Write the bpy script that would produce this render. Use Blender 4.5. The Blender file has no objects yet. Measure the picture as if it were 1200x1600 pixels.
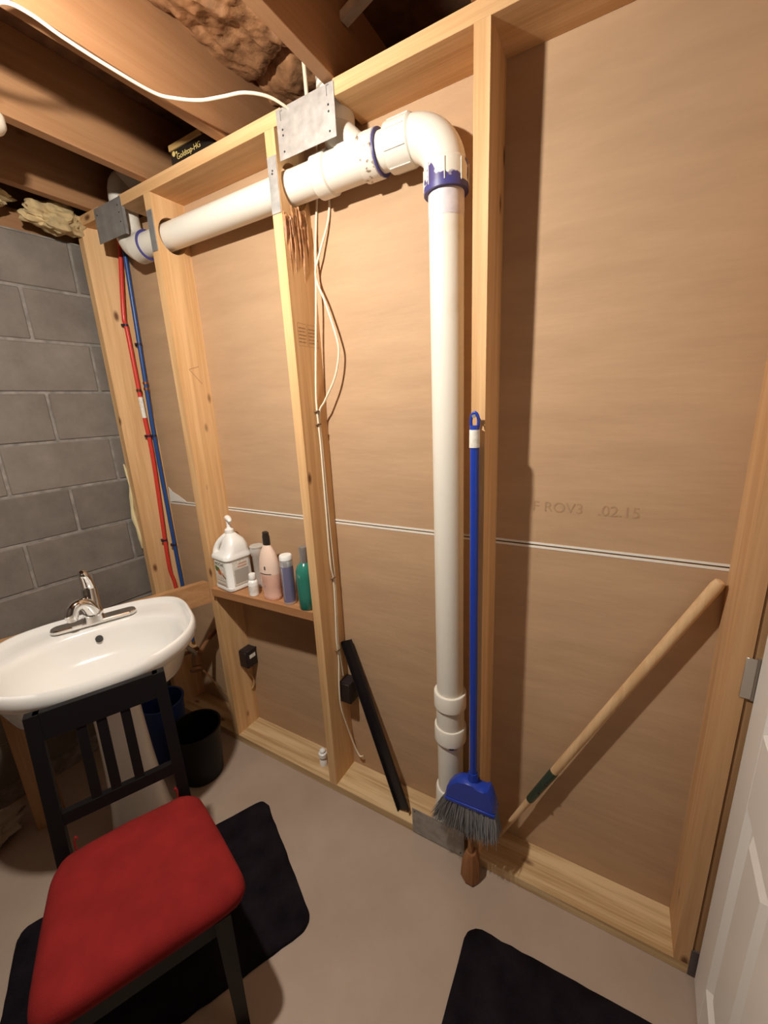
import bpy, bmesh, math, random
from mathutils import Vector, Matrix
import numpy as np

random.seed(7)
rng = np.random.default_rng(7)
scene = bpy.context.scene
COL = scene.collection
R = math.radians

# ------------------------------------------------------------------ camera, world, light, exposure
CAM = Vector((1.82559654, -1.09881376, 1.63643491))
YAW, PIT, ROLL, FPX = R(30.47758185), R(-14.55566588), R(-2.81097588), 635.713
_f = Vector((-math.sin(YAW) * math.cos(PIT), math.cos(YAW) * math.cos(PIT), math.sin(PIT)))
_r = Vector((math.cos(YAW), math.sin(YAW), 0))
_u = _r.cross(_f)
_r2 = math.cos(ROLL) * _r + math.sin(ROLL) * _u
_u2 = -math.sin(ROLL) * _r + math.cos(ROLL) * _u
cam = bpy.data.cameras.new('camera')
cam.sensor_fit = 'VERTICAL'
cam.sensor_height = 24.0
cam.lens = FPX * 24.0 / 1600.0
cam.clip_start = 0.01
camo = bpy.data.objects.new('camera', cam)
COL.objects.link(camo)
camo.matrix_world = Matrix(((_r2.x, _u2.x, -_f.x, CAM.x), (_r2.y, _u2.y, -_f.y, CAM.y), (_r2.z, _u2.z, -_f.z, CAM.z), (0, 0, 0, 1)))
scene.camera = camo

world = bpy.data.worlds.new('world')
scene.world = world
world.use_nodes = True
world.node_tree.nodes['Background'].inputs[0].default_value = (1.0, 0.86, 0.72, 1)
world.node_tree.nodes['Background'].inputs[1].default_value = 0.006
scene.view_settings.view_transform = 'Standard'
scene.view_settings.look = 'None'
scene.view_settings.exposure = 0.0
scene.view_settings.gamma = 1.0
scene.view_settings.use_curve_mapping = False

BULB = Vector((0.985, -0.80, 2.390))
BULB_STRENGTH = 3300.0
BULB_COLOR = (1.0, 0.95, 0.86)

# ------------------------------------------------------------------ node helpers / materials
def newmat(name):
    m = bpy.data.materials.new(name)
    m.use_nodes = True
    return m, m.node_tree, m.node_tree.nodes['Principled BSDF']

def plain(name, col, rough=0.5, metal=0.0, spec=None, trans=0.0, noise=0.0, nscale=20.0, bump=0.0, bscale=80.0, coat=0.0, emis=None):
    m, t, b = newmat(name)
    b.inputs['Base Color'].default_value = (*col, 1)
    b.inputs['Roughness'].default_value = rough
    b.inputs['Metallic'].default_value = metal
    if spec is not None: b.inputs['Specular IOR Level'].default_value = spec
    if trans: b.inputs['Transmission Weight'].default_value = trans
    if coat: b.inputs['Coat Weight'].default_value = coat
    if emis:
        b.inputs['Emission Color'].default_value = (*emis[0], 1)
        b.inputs['Emission Strength'].default_value = emis[1]
    if noise or bump:
        tc = t.nodes.new('ShaderNodeTexCoord')
        if noise:
            n = t.nodes.new('ShaderNodeTexNoise'); n.inputs['Scale'].default_value = nscale; n.inputs['Detail'].default_value = 5
            t.links.new(tc.outputs['Object'], n.inputs['Vector'])
            rp = t.nodes.new('ShaderNodeValToRGB')
            rp.color_ramp.elements[0].position = 0.3; rp.color_ramp.elements[1].position = 0.7
            rp.color_ramp.elements[0].color = (*[c * (1 - noise) for c in col], 1)
            rp.color_ramp.elements[1].color = (*[min(1, c * (1 + noise)) for c in col], 1)
            t.links.new(n.outputs['Fac'], rp.inputs['Fac'])
            t.links.new(rp.outputs['Color'], b.inputs['Base Color'])
        if bump:
            n2 = t.nodes.new('ShaderNodeTexNoise'); n2.inputs['Scale'].default_value = bscale; n2.inputs['Detail'].default_value = 4
            t.links.new(tc.outputs['Object'], n2.inputs['Vector'])
            bp = t.nodes.new('ShaderNodeBump'); bp.inputs['Strength'].default_value = bump; bp.inputs['Distance'].default_value = 0.004
            t.links.new(n2.outputs['Fac'], bp.inputs['Height'])
            t.links.new(bp.outputs['Normal'], b.inputs['Normal'])
    return m

def wood(name, axis, light, dark, knot=(0.16, 0.07, 0.03), knots=1.0, rough=0.6, seed=0.0, band=0.5):
    """Sawn timber: bands and fine fibres stretched along AXIS, a few knots."""
    m, t, b = newmat(name)
    N, L = t.nodes, t.links
    tc = N.new('ShaderNodeTexCoord')
    def mapped(across, along):
        mp = N.new('ShaderNodeMapping')
        s = [across] * 3; s['xyz'.index(axis)] = along
        mp.inputs['Scale'].default_value = s
        mp.inputs['Location'].default_value = (seed, seed * 1.7, seed * 0.6)
        L.new(tc.outputs['Object'], mp.inputs['Vector'])
        return mp
    n1 = N.new('ShaderNodeTexNoise'); n1.inputs['Scale'].default_value = 1; n1.inputs['Detail'].default_value = 4; n1.inputs['Distortion'].default_value = 0.6
    L.new(mapped(26, 1.1).outputs[0], n1.inputs['Vector'])
    n2 = N.new('ShaderNodeTexNoise'); n2.inputs['Scale'].default_value = 1; n2.inputs['Detail'].default_value = 3
    L.new(mapped(190, 6).outputs[0], n2.inputs['Vector'])
    mx = N.new('ShaderNodeMath'); mx.operation = 'MULTIPLY_ADD'
    L.new(n2.outputs['Fac'], mx.inputs[0]); mx.inputs[1].default_value = 0.35
    L.new(n1.outputs['Fac'], mx.inputs[2])
    rp = N.new('ShaderNodeValToRGB')
    rp.color_ramp.elements[0].position = 0.68 - 0.28 * band; rp.color_ramp.elements[1].position = 0.68 + 0.28 * band
    rp.color_ramp.elements[0].color = (*dark, 1); rp.color_ramp.elements[1].color = (*light, 1)
    L.new(mx.outputs[0], rp.inputs['Fac'])
    vo = N.new('ShaderNodeTexVoronoi'); vo.inputs['Scale'].default_value = 1.0
    L.new(mapped(9.0, 4.2).outputs[0], vo.inputs['Vector'])
    kr = N.new('ShaderNodeValToRGB')
    kr.color_ramp.elements[0].position = 0.045; kr.color_ramp.elements[1].position = 0.12
    kr.color_ramp.elements[0].color = (knots, knots, knots, 1); kr.color_ramp.elements[1].color = (0, 0, 0, 1)
    L.new(vo.outputs['Distance'], kr.inputs['Fac'])
    mc = N.new('ShaderNodeMix'); mc.data_type = 'RGBA'
    L.new(kr.outputs['Color'], mc.inputs['Factor'])
    L.new(rp.outputs['Color'], mc.inputs[6]); mc.inputs[7].default_value = (*knot, 1)
    L.new(mc.outputs[2], b.inputs['Base Color'])
    b.inputs['Roughness'].default_value = rough
    b.inputs['Specular IOR Level'].default_value = 0.25
    bp = N.new('ShaderNodeBump'); bp.inputs['Strength'].default_value = 0.12; bp.inputs['Distance'].default_value = 0.002
    L.new(n2.outputs['Fac'], bp.inputs['Height']); L.new(bp.outputs['Normal'], b.inputs['Normal'])
    return m

SPF_L, SPF_D = (0.74, 0.47, 0.235), (0.60, 0.345, 0.155)
M = {}
M['stud'] = wood('stud_wood', 'z', SPF_L, SPF_D)
M['plate_x'] = wood('plate_wood', 'x', (0.74, 0.465, 0.235), (0.59, 0.34, 0.155), seed=3.1)
M['sill_x'] = wood('sole_plate_wood', 'x', (0.66, 0.47, 0.26), (0.45, 0.28, 0.13), seed=9.4, band=0.42)
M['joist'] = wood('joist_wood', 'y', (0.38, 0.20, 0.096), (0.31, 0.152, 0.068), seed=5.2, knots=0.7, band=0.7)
M['jamb'] = wood('jamb_wood', 'z', (0.50, 0.29, 0.14), (0.42, 0.22, 0.10), seed=1.5, knots=0.3)
M['ledger'] = wood('ledger_wood', 'y', (0.50, 0.27, 0.12), (0.38, 0.19, 0.08), seed=7.7)
M['post'] = wood('post_wood', 'z', (0.46, 0.27, 0.13), (0.36, 0.19, 0.085), seed=6.7, knots=0.3)
M['shelf'] = wood('shelf_wood', 'x', (0.48, 0.24, 0.105), (0.36, 0.165, 0.07), seed=2.4, knots=0.3)
M['handle_wood'] = wood('ash_handle', 'z', (0.66, 0.44, 0.24), (0.55, 0.34, 0.17), seed=4.1, knots=0.0)
M['block_wood'] = wood('block_wood', 'z', (0.30, 0.135, 0.055), (0.22, 0.09, 0.035), seed=8.1, knots=0.0)
M['subfloor'] = plain('subfloor_board', (0.16, 0.075, 0.035), 0.8, noise=0.35, nscale=25)
M['splinter'] = plain('splintered_wood', (0.42, 0.20, 0.085), 0.55, noise=0.45, nscale=60)

def drywall_mat():
    m, t, b = newmat('drywall_paper')
    N, L = t.nodes, t.links
    tc = N.new('ShaderNodeTexCoord')
    mp = N.new('ShaderNodeMapping'); mp.inputs['Scale'].default_value = (1.3, 1, 7)
    L.new(tc.outputs['Object'], mp.inputs['Vector'])
    n = N.new('ShaderNodeTexNoise'); n.inputs['Scale'].default_value = 2.2; n.inputs['Detail'].default_value = 6; n.inputs['Roughness'].default_value = 0.62
    L.new(mp.outputs[0], n.inputs['Vector'])
    rp = N.new('ShaderNodeValToRGB')
    rp.color_ramp.elements[0].position = 0.32; rp.color_ramp.elements[1].position = 0.68
    rp.color_ramp.elements[0].color = (0.455, 0.290, 0.168, 1); rp.color_ramp.elements[1].color = (0.525, 0.338, 0.198, 1)
    L.new(n.outputs['Fac'], rp.inputs['Fac']); L.new(rp.outputs['Color'], b.inputs['Base Color'])
    b.inputs['Roughness'].default_value = 0.72; b.inputs['Specular IOR Level'].default_value = 0.3
    n2 = N.new('ShaderNodeTexNoise'); n2.inputs['Scale'].default_value = 9; n2.inputs['Detail'].default_value = 3
    L.new(mp.outputs[0], n2.inputs['Vector'])
    bp = N.new('ShaderNodeBump'); bp.inputs['Strength'].default_value = 0.08; bp.inputs['Distance'].default_value = 0.01
    L.new(n2.outputs['Fac'], bp.inputs['Height']); L.new(bp.outputs['Normal'], b.inputs['Normal'])
    return m
M['drywall'] = drywall_mat()
M['seam'] = plain('torn_white_paper', (0.80, 0.76, 0.68), 0.8)
M['stamp'] = plain('faint_paper_stamp', (0.40, 0.245, 0.135), 0.8)

def block_mat():
    m, t, b = newmat('painted_block')
    N, L = t.nodes, t.links
    tc = N.new('ShaderNodeTexCoord'); oi = N.new('ShaderNodeObjectInfo')
    ad = N.new('ShaderNodeVectorMath'); ad.operation = 'ADD'
    L.new(tc.outputs['Object'], ad.inputs[0])
    L.new(oi.outputs['Location'], ad.inputs[1])
    n = N.new('ShaderNodeTexNoise'); n.inputs['Scale'].default_value = 6; n.inputs['Detail'].default_value = 7; n.inputs['Roughness'].default_value = 0.65
    L.new(ad.outputs[0], n.inputs['Vector'])
    rp = N.new('ShaderNodeValToRGB')
    rp.color_ramp.elements[0].position = 0.35; rp.color_ramp.elements[1].position = 0.78
    rp.color_ramp.elements[0].color = (0.150, 0.125, 0.105, 1); rp.color_ramp.elements[1].color = (0.235, 0.202, 0.172, 1)
    L.new(n.outputs['Fac'], rp.inputs['Fac'])
    mv = N.new('ShaderNodeMath'); mv.operation = 'MULTIPLY_ADD'
    L.new(oi.outputs['Random'], mv.inputs[0]); mv.inputs[1].default_value = 0.22; mv.inputs[2].default_value = 0.88
    hs = N.new('ShaderNodeHueSaturation'); L.new(rp.outputs['Color'], hs.inputs['Color']); L.new(mv.outputs[0], hs.inputs['Value'])
    L.new(hs.outputs['Color'], b.inputs['Base Color'])
    b.inputs['Roughness'].default_value = 0.7
    n2 = N.new('ShaderNodeTexNoise'); n2.inputs['Scale'].default_value = 55; n2.inputs['Detail'].default_value = 5
    L.new(ad.outputs[0], n2.inputs['Vector'])
    bp = N.new('ShaderNodeBump'); bp.inputs['Strength'].default_value = 0.3; bp.inputs['Distance'].default_value = 0.004
    L.new(n2.outputs['Fac'], bp.inputs['Height']); L.new(bp.outputs['Normal'], b.inputs['Normal'])
    return m
M['block'] = block_mat()
M['mortar'] = plain('mortar', (0.25, 0.225, 0.20), 0.9, noise=0.3, nscale=30, bump=0.6, bscale=60)

def floor_mat():
    m, t, b = newmat('concrete')
    N, L = t.nodes, t.links
    tc = N.new('ShaderNodeTexCoord')
    n = N.new('ShaderNodeTexNoise'); n.inputs['Scale'].default_value = 3.0; n.inputs['Detail'].default_value = 8; n.inputs['Roughness'].default_value = 0.6
    L.new(tc.outputs['Object'], n.inputs['Vector'])
    rp = N.new('ShaderNodeValToRGB')
    rp.color_ramp.elements[0].position = 0.3; rp.color_ramp.elements[1].position = 0.72
    rp.color_ramp.elements[0].color = (0.335, 0.245, 0.186, 1); rp.color_ramp.elements[1].color = (0.41, 0.308, 0.236, 1)
    L.new(n.outputs['Fac'], rp.inputs['Fac'])
    vo = N.new('ShaderNodeTexVoronoi'); vo.inputs['Scale'].default_value = 3.4
    L.new(tc.outputs['Object'], vo.inputs['Vector'])
    kr = N.new('ShaderNodeValToRGB')
    kr.color_ramp.elements[0].position = 0.02; kr.color_ramp.elements[1].position = 0.09
    kr.color_ramp.elements[0].color = (0.55, 0.55, 0.55, 1); kr.color_ramp.elements[1].color = (0, 0, 0, 1)
    L.new(vo.outputs['Distance'], kr.inputs['Fac'])
    mc = N.new('ShaderNodeMix'); mc.data_type = 'RGBA'
    L.new(kr.outputs['Color'], mc.inputs['Factor']); L.new(rp.outputs['Color'], mc.inputs[6]); mc.inputs[7].default_value = (0.24, 0.18, 0.13, 1)
    L.new(mc.outputs[2], b.inputs['Base Color'])
    b.inputs['Roughness'].default_value = 0.6
    n2 = N.new('ShaderNodeTexNoise'); n2.inputs['Scale'].default_value = 40; n2.inputs['Detail'].default_value = 5
    L.new(tc.outputs['Object'], n2.inputs['Vector'])
    bp = N.new('ShaderNodeBump'); bp.inputs['Strength'].default_value = 0.1; bp.inputs['Distance'].default_value = 0.003
    L.new(n2.outputs['Fac'], bp.inputs['Height']); L.new(bp.outputs['Normal'], b.inputs['Normal'])
    return m
M['floor'] = floor_mat()

def pvc_mat(name, stain, spot_scale, lo, hi, base=(0.77, 0.72, 0.63)):
    """White PVC with blotches of purple primer or grime."""
    m, t, b = newmat(name)
    N, L = t.nodes, t.links
    tc = N.new('ShaderNodeTexCoord')
    n = N.new('ShaderNodeTexNoise'); n.inputs['Scale'].default_value = spot_scale; n.inputs['Detail'].default_value = 3
    L.new(tc.outputs['Object'], n.inputs['Vector'])
    rp = N.new('ShaderNodeValToRGB')
    rp.color_ramp.elements[0].position = lo; rp.color_ramp.elements[1].position = hi
    rp.color_ramp.elements[0].color = (*base, 1); rp.color_ramp.elements[1].color = (*stain, 1)
    L.new(n.outputs['Fac'], rp.inputs['Fac']); L.new(rp.outputs['Color'], b.inputs['Base Color'])
    b.inputs['Roughness'].default_value = 0.32; b.inputs['Specular IOR Level'].default_value = 0.4
    return m
M['pvc'] = pvc_mat('white_pvc', (0.66, 0.58, 0.46), 9, 0.62, 0.9)
M['pvc_primer'] = pvc_mat('pvc_purple_primer', (0.075, 0.06, 0.19), 22, 0.55, 0.59)
M['pvc_dirty'] = pvc_mat('pvc_grime', (0.25, 0.17, 0.10), 60, 0.57, 0.66)
M['primer'] = plain('purple_primer', (0.06, 0.055, 0.21), 0.4)
M['pvc_tint'] = plain('pvc_primer_wash', (0.66, 0.60, 0.62), 0.35, noise=0.15, nscale=30)
M['steel'] = plain('galvanised_steel', (0.52, 0.51, 0.49), 0.42, metal=0.55, noise=0.18, nscale=35)
M['steel_dull'] = plain('dull_steel', (0.30, 0.295, 0.29), 0.5, metal=0.5, noise=0.15, nscale=25)
M['steel_floor'] = plain('worn_steel', (0.36, 0.34, 0.31), 0.5, metal=0.4, noise=0.25, nscale=25)
M['chrome'] = plain('chrome', (0.78, 0.77, 0.75), 0.09, metal=1.0)
M['dark'] = plain('dark_hole', (0.02, 0.017, 0.015), 0.7)
M['ceramic'] = plain('white_ceramic', (0.78, 0.755, 0.715), 0.14, coat=0.3)
M['ceramic_pedestal'] = plain('pedestal_ceramic', (0.80, 0.77, 0.72), 0.25)  # pedestal ceramic, slightly lighter and less glossy than the basin
M['black_wood'] = plain('black_lacquer', (0.0055, 0.0045, 0.005), 0.45, spec=0.22)
M['cushion'] = plain('red_cotton', (0.195, 0.012, 0.011), 0.9, spec=0.15, noise=0.14, nscale=14, bump=0.25, bscale=350)
M['mat'] = plain('black_plush', (0.011, 0.008, 0.011), 1.0, spec=0.08, noise=0.4, nscale=12, bump=0.8, bscale=260)
M['black_plastic'] = plain('black_plastic', (0.0045, 0.004, 0.0045), 0.5, spec=0.25)
M['bar_black'] = plain('black_bar', (0.012, 0.0095, 0.0105), 0.35, spec=0.4)
M['stud_e'] = wood('door_stud_wood', 'z', (0.60, 0.355, 0.175), (0.49, 0.27, 0.125), seed=2.9)
M['blue_plastic'] = plain('blue_bucket_plastic', (0.007, 0.028, 0.14), 0.5)
M['broom_blue'] = plain('broom_blue', (0.012, 0.045, 0.36), 0.34)
M['bristle'] = plain('grey_bristle', (0.25, 0.24, 0.245), 0.6)
M['white_plastic'] = plain('white_plastic', (0.88, 0.86, 0.82), 0.3)
M['label_white'] = plain('paper_label', (0.78, 0.74, 0.66), 0.6, noise=0.15, nscale=90)
M['pex_red'] = plain('red_pex', (0.62, 0.045, 0.03), 0.35)
M['pex_blue'] = plain('blue_pex', (0.02, 0.07, 0.24), 0.35)
M['copper'] = plain('copper_ring', (0.30, 0.13, 0.08), 0.35, metal=0.8)
M['clip'] = plain('black_pipe_clip', (0.02, 0.012, 0.03), 0.5)
M['cable'] = plain('cream_cable', (0.78, 0.68, 0.52), 0.45)
M['tan'] = plain('tan_cable', (0.50, 0.31, 0.15), 0.5)
M['staple'] = plain('cable_staple', (0.18, 0.11, 0.06), 0.5)
M['fiberglass'] = plain('yellow_fiberglass', (0.50, 0.37, 0.19), 1.0, noise=0.35, nscale=22, bump=1.0, bscale=60)
M['poly'] = plain('brown_plastic_faced_insulation', (0.33, 0.165, 0.078), 0.2, noise=0.4, nscale=24, bump=1.0, bscale=55, coat=0.4)
M['foam'] = plain('yellow_foam', (0.72, 0.60, 0.34), 0.9)
M['box_print'] = plain('black_card_box', (0.012, 0.010, 0.008), 0.4)
M['gold'] = plain('gold_print', (0.62, 0.46, 0.16), 0.4)
M['gold_lid'] = plain('gold_card_flap', (0.42, 0.26, 0.09), 0.6)
M['device'] = plain('black_junction_box', (0.018, 0.011, 0.012), 0.5)
M['door'] = plain('white_door_paint', (0.78, 0.74, 0.69), 0.38)
M['hinge'] = plain('satin_nickel', (0.55, 0.52, 0.47), 0.3, metal=0.9)
M['pink'] = plain('pink_shampoo', (0.80, 0.47, 0.36), 0.25, coat=0.2)
M['pink_pale'] = plain('pale_pink_shoulder', (0.84, 0.62, 0.50), 0.25, coat=0.2)
M['cap_black'] = plain('black_brown_cap', (0.025, 0.017, 0.014), 0.35)
M['can_blue'] = plain('violet_metal_can', (0.25, 0.24, 0.40), 0.25, metal=0.4)
M['can_silver'] = plain('silver_can', (0.62, 0.61, 0.62), 0.3, metal=0.6)
M['green'] = plain('green_bottle', (0.028, 0.19, 0.14), 0.2, coat=0.5)
M['silver_cap'] = plain('grey_cap', (0.32, 0.29, 0.27), 0.3, metal=0.5)
M['clear'] = plain('clear_plastic', (0.92, 0.88, 0.82), 0.12, trans=0.5)
M['ink'] = plain('dark_ink', (0.07, 0.055, 0.05), 0.7)
M['ink_brown'] = plain('brown_ink', (0.28, 0.15, 0.07), 0.8)
M['ink_orange'] = plain('orange_print', (0.62, 0.16, 0.04), 0.6)
M['ink_green'] = plain('green_print', (0.13, 0.17, 0.04), 0.6)
M['ink_pinkish'] = plain('salmon_print', (0.62, 0.36, 0.26), 0.6)
M['ink_grey'] = plain('grey_print', (0.46, 0.42, 0.37), 0.6)
M['green_metal'] = plain('green_metal_ferrule', (0.055, 0.085, 0.06), 0.35, metal=0.5)
M['low_bounce_wall'] = plain('plaster', (0.13, 0.10, 0.08), 0.8)  # walls out of view, colour kept dark so little light bounces back
M['pale_wood'] = plain('weathered_strip', (0.66, 0.57, 0.44), 0.8, noise=0.2)
M['sack'] = plain('pale_sack', (0.34, 0.26, 0.19), 0.95, noise=0.2, nscale=10, bump=0.5, bscale=30)
M['brown_valve'] = plain('tarnished_brass', (0.26, 0.125, 0.055), 0.45, metal=0.3)
M['braid'] = plain('braided_hose', (0.42, 0.40, 0.37), 0.4, metal=0.5)
M['glow'] = plain('bulb_glass', (1, 1, 1), 0.3, emis=(BULB_COLOR, BULB_STRENGTH))
M['porcelain'] = plain('porcelain', (0.80, 0.72, 0.60), 0.3)
M['duct'] = plain('grey_tape', (0.10, 0.075, 0.075), 0.6)

# ------------------------------------------------------------------ object helpers
def smooth(me, ang=40):
    for p in me.polygons: p.use_smooth = True
    try: me.set_sharp_from_angle(angle=R(ang))
    except Exception: pass

def tag(o, label=None, cat=None, group=None, kind=None):
    if label: o['label'] = label
    if cat: o['category'] = cat
    if group: o['group'] = group
    if kind: o['kind'] = kind
    return o

def empty(name, loc, label=None, cat=None, group=None, kind=None):
    o = bpy.data.objects.new(name, None)
    o.empty_display_size = 0.05
    COL.objects.link(o); o.location = loc
    return tag(o, label, cat, group, kind)

def link(name, me, mat, parent=None, local=False, loc=None):
    o = bpy.data.objects.new(name, me)
    COL.objects.link(o)
    if mat is not None and not me.materials: me.materials.append(M[mat] if isinstance(mat, str) else mat)
    if parent is not None:
        o.parent = parent
        if parent.type == 'EMPTY' and not local: o.location = -Vector(parent.location)
    if loc is not None: o.location = Vector(o.location) + Vector(loc)
    return o

def obj(name, bm, mat, parent=None, sm=True, local=False, ang=40):
    bmesh.ops.recalc_face_normals(bm, faces=bm.faces)
    me = bpy.data.meshes.new(name)
    bm.to_mesh(me); bm.free()
    if sm: smooth(me, ang)
    return link(name, me, mat, parent, local)

def box(lo, hi, bev=0.0, bm=None, seg=2):
    own = bm is None
    if own: bm = bmesh.new()
    r = bmesh.ops.create_cube(bm, size=1)
    c = [(a + b) / 2 for a, b in zip(lo, hi)]; s = [abs(b - a) for a, b in zip(lo, hi)]
    for v in r['verts']: v.co = Vector((v.co.x * s[0] + c[0], v.co.y * s[1] + c[1], v.co.z * s[2] + c[2]))
    if bev:
        es = list({e for v in r['verts'] for e in v.link_edges})
        bmesh.ops.bevel(bm, geom=es, offset=bev, segments=seg, affect='EDGES', profile=0.6)
    return bm

def obox(c, ax, ay, az, hx, hy, hz, bev=0.0, bm=None, seg=2):
    """Oriented box: centre c, unit axes, half sizes."""
    if bm is None: bm = bmesh.new()
    r = bmesh.ops.create_cube(bm, size=2)
    c, ax, ay, az = map(Vector, (c, ax, ay, az))
    for v in r['verts']: v.co = c + ax * v.co.x * hx + ay * v.co.y * hy + az * v.co.z * hz
    if bev:
        es = list({e for v in r['verts'] for e in v.link_edges})
        bmesh.ops.bevel(bm, geom=es, offset=bev, segments=seg, affect='EDGES', profile=0.6)
    return bm

def beam(p0, p1, wx, wy, side, bev=0.0, bm=None):
    """Rectangular bar from p0 to p1; SIDE is a hint for its width direction."""
    p0, p1 = Vector(p0), Vector(p1)
    az = (p1 - p0).normalized(); ax = Vector(side); ax = (ax - az * ax.dot(az)).normalized(); ay = az.cross(ax)
    return obox((p0 + p1) / 2, ax, ay, az, wx / 2, wy / 2, (p1 - p0).length / 2, bev, bm)

def rings_bm(rings, cap0=True, cap1=True, bm=None, closed=True):
    if bm is None: bm = bmesh.new()
    vs = [[bm.verts.new(p) for p in r] for r in rings]
    n = len(rings[0])
    for a, b in zip(vs[:-1], vs[1:]):
        for i in range(n if closed else n - 1):
            j = (i + 1) % n
            bm.faces.new((a[i], a[j], b[j], b[i]))
    if cap0: bm.faces.new(vs[0][::-1])
    if cap1: bm.faces.new(vs[-1])
    return bm

def catmull(pts, k=6):
    pts = [Vector(p) for p in pts]
    if len(pts) < 3: return pts
    P = [2 * pts[0] - pts[1]] + pts + [2 * pts[-1] - pts[-2]]
    out = []
    for i in range(1, len(P) - 2):
        a, b, c, d = P[i - 1:i + 3]
        for j in range(k):
            t = j / k
            out.append(0.5 * ((2 * b) + (c - a) * t + (2 * a - 5 * b + 4 * c - d) * t * t + (3 * b - a - 3 * c + d) * t ** 3))
    out.append(pts[-1])
    return out

def tube(pts, r, seg=12, bm=None, sm=0, hint=(0, 0, 1), caps=True, flat=1.0):
    pts = catmull(pts, sm) if sm else [Vector(p) for p in pts]
    n = len(pts)
    rs = r if isinstance(r, (list, tuple)) else [r] * n
    if len(rs) != n: rs = list(np.interp(np.linspace(0, 1, n), np.linspace(0, 1, len(rs)), rs))
    rings = []; prev = None
    for i, p in enumerate(pts):
        d = (pts[min(i + 1, n - 1)] - pts[max(i - 1, 0)]).normalized()
        if prev is None:
            h = Vector(hint)
            if abs(h.normalized().dot(d)) > 0.95: h = Vector((1, 0, 0))
            x = (h - d * h.dot(d)).normalized()
        else:
            x = (prev - d * prev.dot(d)).normalized()
        prev = x; y = d.cross(x)
        rings.append([p + (x * math.cos(a) + y * math.sin(a) * flat) * rs[i] for a in [2 * math.pi * k / seg for k in range(seg)]])
    return rings_bm(rings, caps, caps, bm)

def lathe(prof, c=(0, 0, 0), axis=(0, 0, 1), seg=24, bm=None, ex=1.0, ey=1.0, xdir=None, caps=True):
    """prof: (radius, height) pairs turned about AXIS from c."""
    c = Vector(c); az = Vector(axis).normalized()
    h = Vector(xdir) if xdir else (Vector((1, 0, 0)) if abs(az.x) < 0.9 else Vector((0, 1, 0)))
    ax = (h - az * h.dot(az)).normalized(); ay = az.cross(ax)
    rings = [[c + az * z + (ax * math.cos(a) * ex + ay * math.sin(a) * ey) * max(r, 1e-4) for a in [2 * math.pi * k / seg for k in range(seg)]] for r, z in prof]
    return rings_bm(rings, caps, caps, bm)

def prism(outline, z0, z1, frame=None, hole=None, bev=0.0, bm=None):
    """Extrude a 2D outline (optionally with a hole) from z0 to z1 in FRAME (a 4x4)."""
    if bm is None: bm = bmesh.new()
    Fm = frame or Matrix.Identity(4)
    if hole is None:
        a = [bm.verts.new(Fm @ Vector((x, y, z0))) for x, y in outline]
        b = [bm.verts.new(Fm @ Vector((x, y, z1))) for x, y in outline]
        n = len(a)
        bm.faces.new(a[::-1]); bm.faces.new(b)
        for i in range(n): bm.faces.new((a[i], a[(i + 1) % n], b[(i + 1) % n], b[i]))
    else:
        allv = []
        for z in (z0, z1):
            lay = []
            es = []
            for loop in (outline, hole):
                v = [bm.verts.new(Fm @ Vector((x, y, z))) for x, y in loop]
                es += [bm.edges.new((v[i], v[(i + 1) % len(v)])) for i in range(len(v))]
                lay.append(v)
            bmesh.ops.triangle_fill(bm, edges=es, use_beauty=True)
            allv.append(lay)
        for l0, l1 in zip(*allv):
            n = len(l0)
            for i in range(n): bm.faces.new((l0[i], l0[(i + 1) % n], l1[(i + 1) % n], l1[i]))
    if bev:
        es = [e for e in bm.edges if len(e.link_faces) == 2 and e.calc_face_angle(0) > 0.7]
        bmesh.ops.bevel(bm, geom=es, offset=bev, segments=1, affect='EDGES')
    return bm

def text(name, body, size, loc, xdir, ydir, mat, parent, extrude=0.0003, align='LEFT'):
    cu = bpy.data.curves.new(name, 'FONT')
    cu.body = body; cu.size = size; cu.extrude = extrude; cu.align_x = align; cu.align_y = 'CENTER'
    cu.materials.append(M[mat])
    tmp = bpy.data.objects.new(name, cu); COL.objects.link(tmp)
    bpy.context.view_layer.update()
    me = bpy.data.meshes.new_from_object(tmp.evaluated_get(bpy.context.evaluated_depsgraph_get()))
    bpy.data.objects.remove(tmp)
    o = bpy.data.objects.new(name, me); COL.objects.link(o)
    if not me.materials: me.materials.append(M[mat])
    x = Vector(xdir).normalized(); y = Vector(ydir); y = (y - x * y.dot(x)).normalized(); z = x.cross(y)
    l = Vector(loc)
    if parent is not None:
        o.parent = parent
        if parent.type == 'EMPTY': l = l - Vector(parent.location)
    o.matrix_local = Matrix(((x.x, y.x, z.x, l.x), (x.y, y.y, z.y, l.y), (x.z, y.z, z.z, l.z), (0, 0, 0, 1)))
    return o

def grid_surf(fn, nu, nv, bm=None):
    if bm is None: bm = bmesh.new()
    vs = [[bm.verts.new(fn(i / nu, j / nv)) for j in range(nv + 1)] for i in range(nu + 1)]
    for i in range(nu):
        for j in range(nv): bm.faces.new((vs[i][j], vs[i + 1][j], vs[i + 1][j + 1], vs[i][j + 1]))
    return bm

from mathutils import noise as mnoise
def fbm(p, o=4): return mnoise.fractal(Vector(p), 0.9, 2.1, o)

# ================================================================== STRUCTURE
SD, SW = 0.140, 0.038            # stud depth, thickness
ZT = 2.4376                      # underside of the top plate
ZJ = ZT + SW                     # underside of the joists
XB, XC, XD, XE = 0.2115, 0.8326, 1.4676, 2.0862
PY, PZ, PR = 0.07, 2.311, 0.0465 # pipe axis and radius
PX = 1.3735

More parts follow.
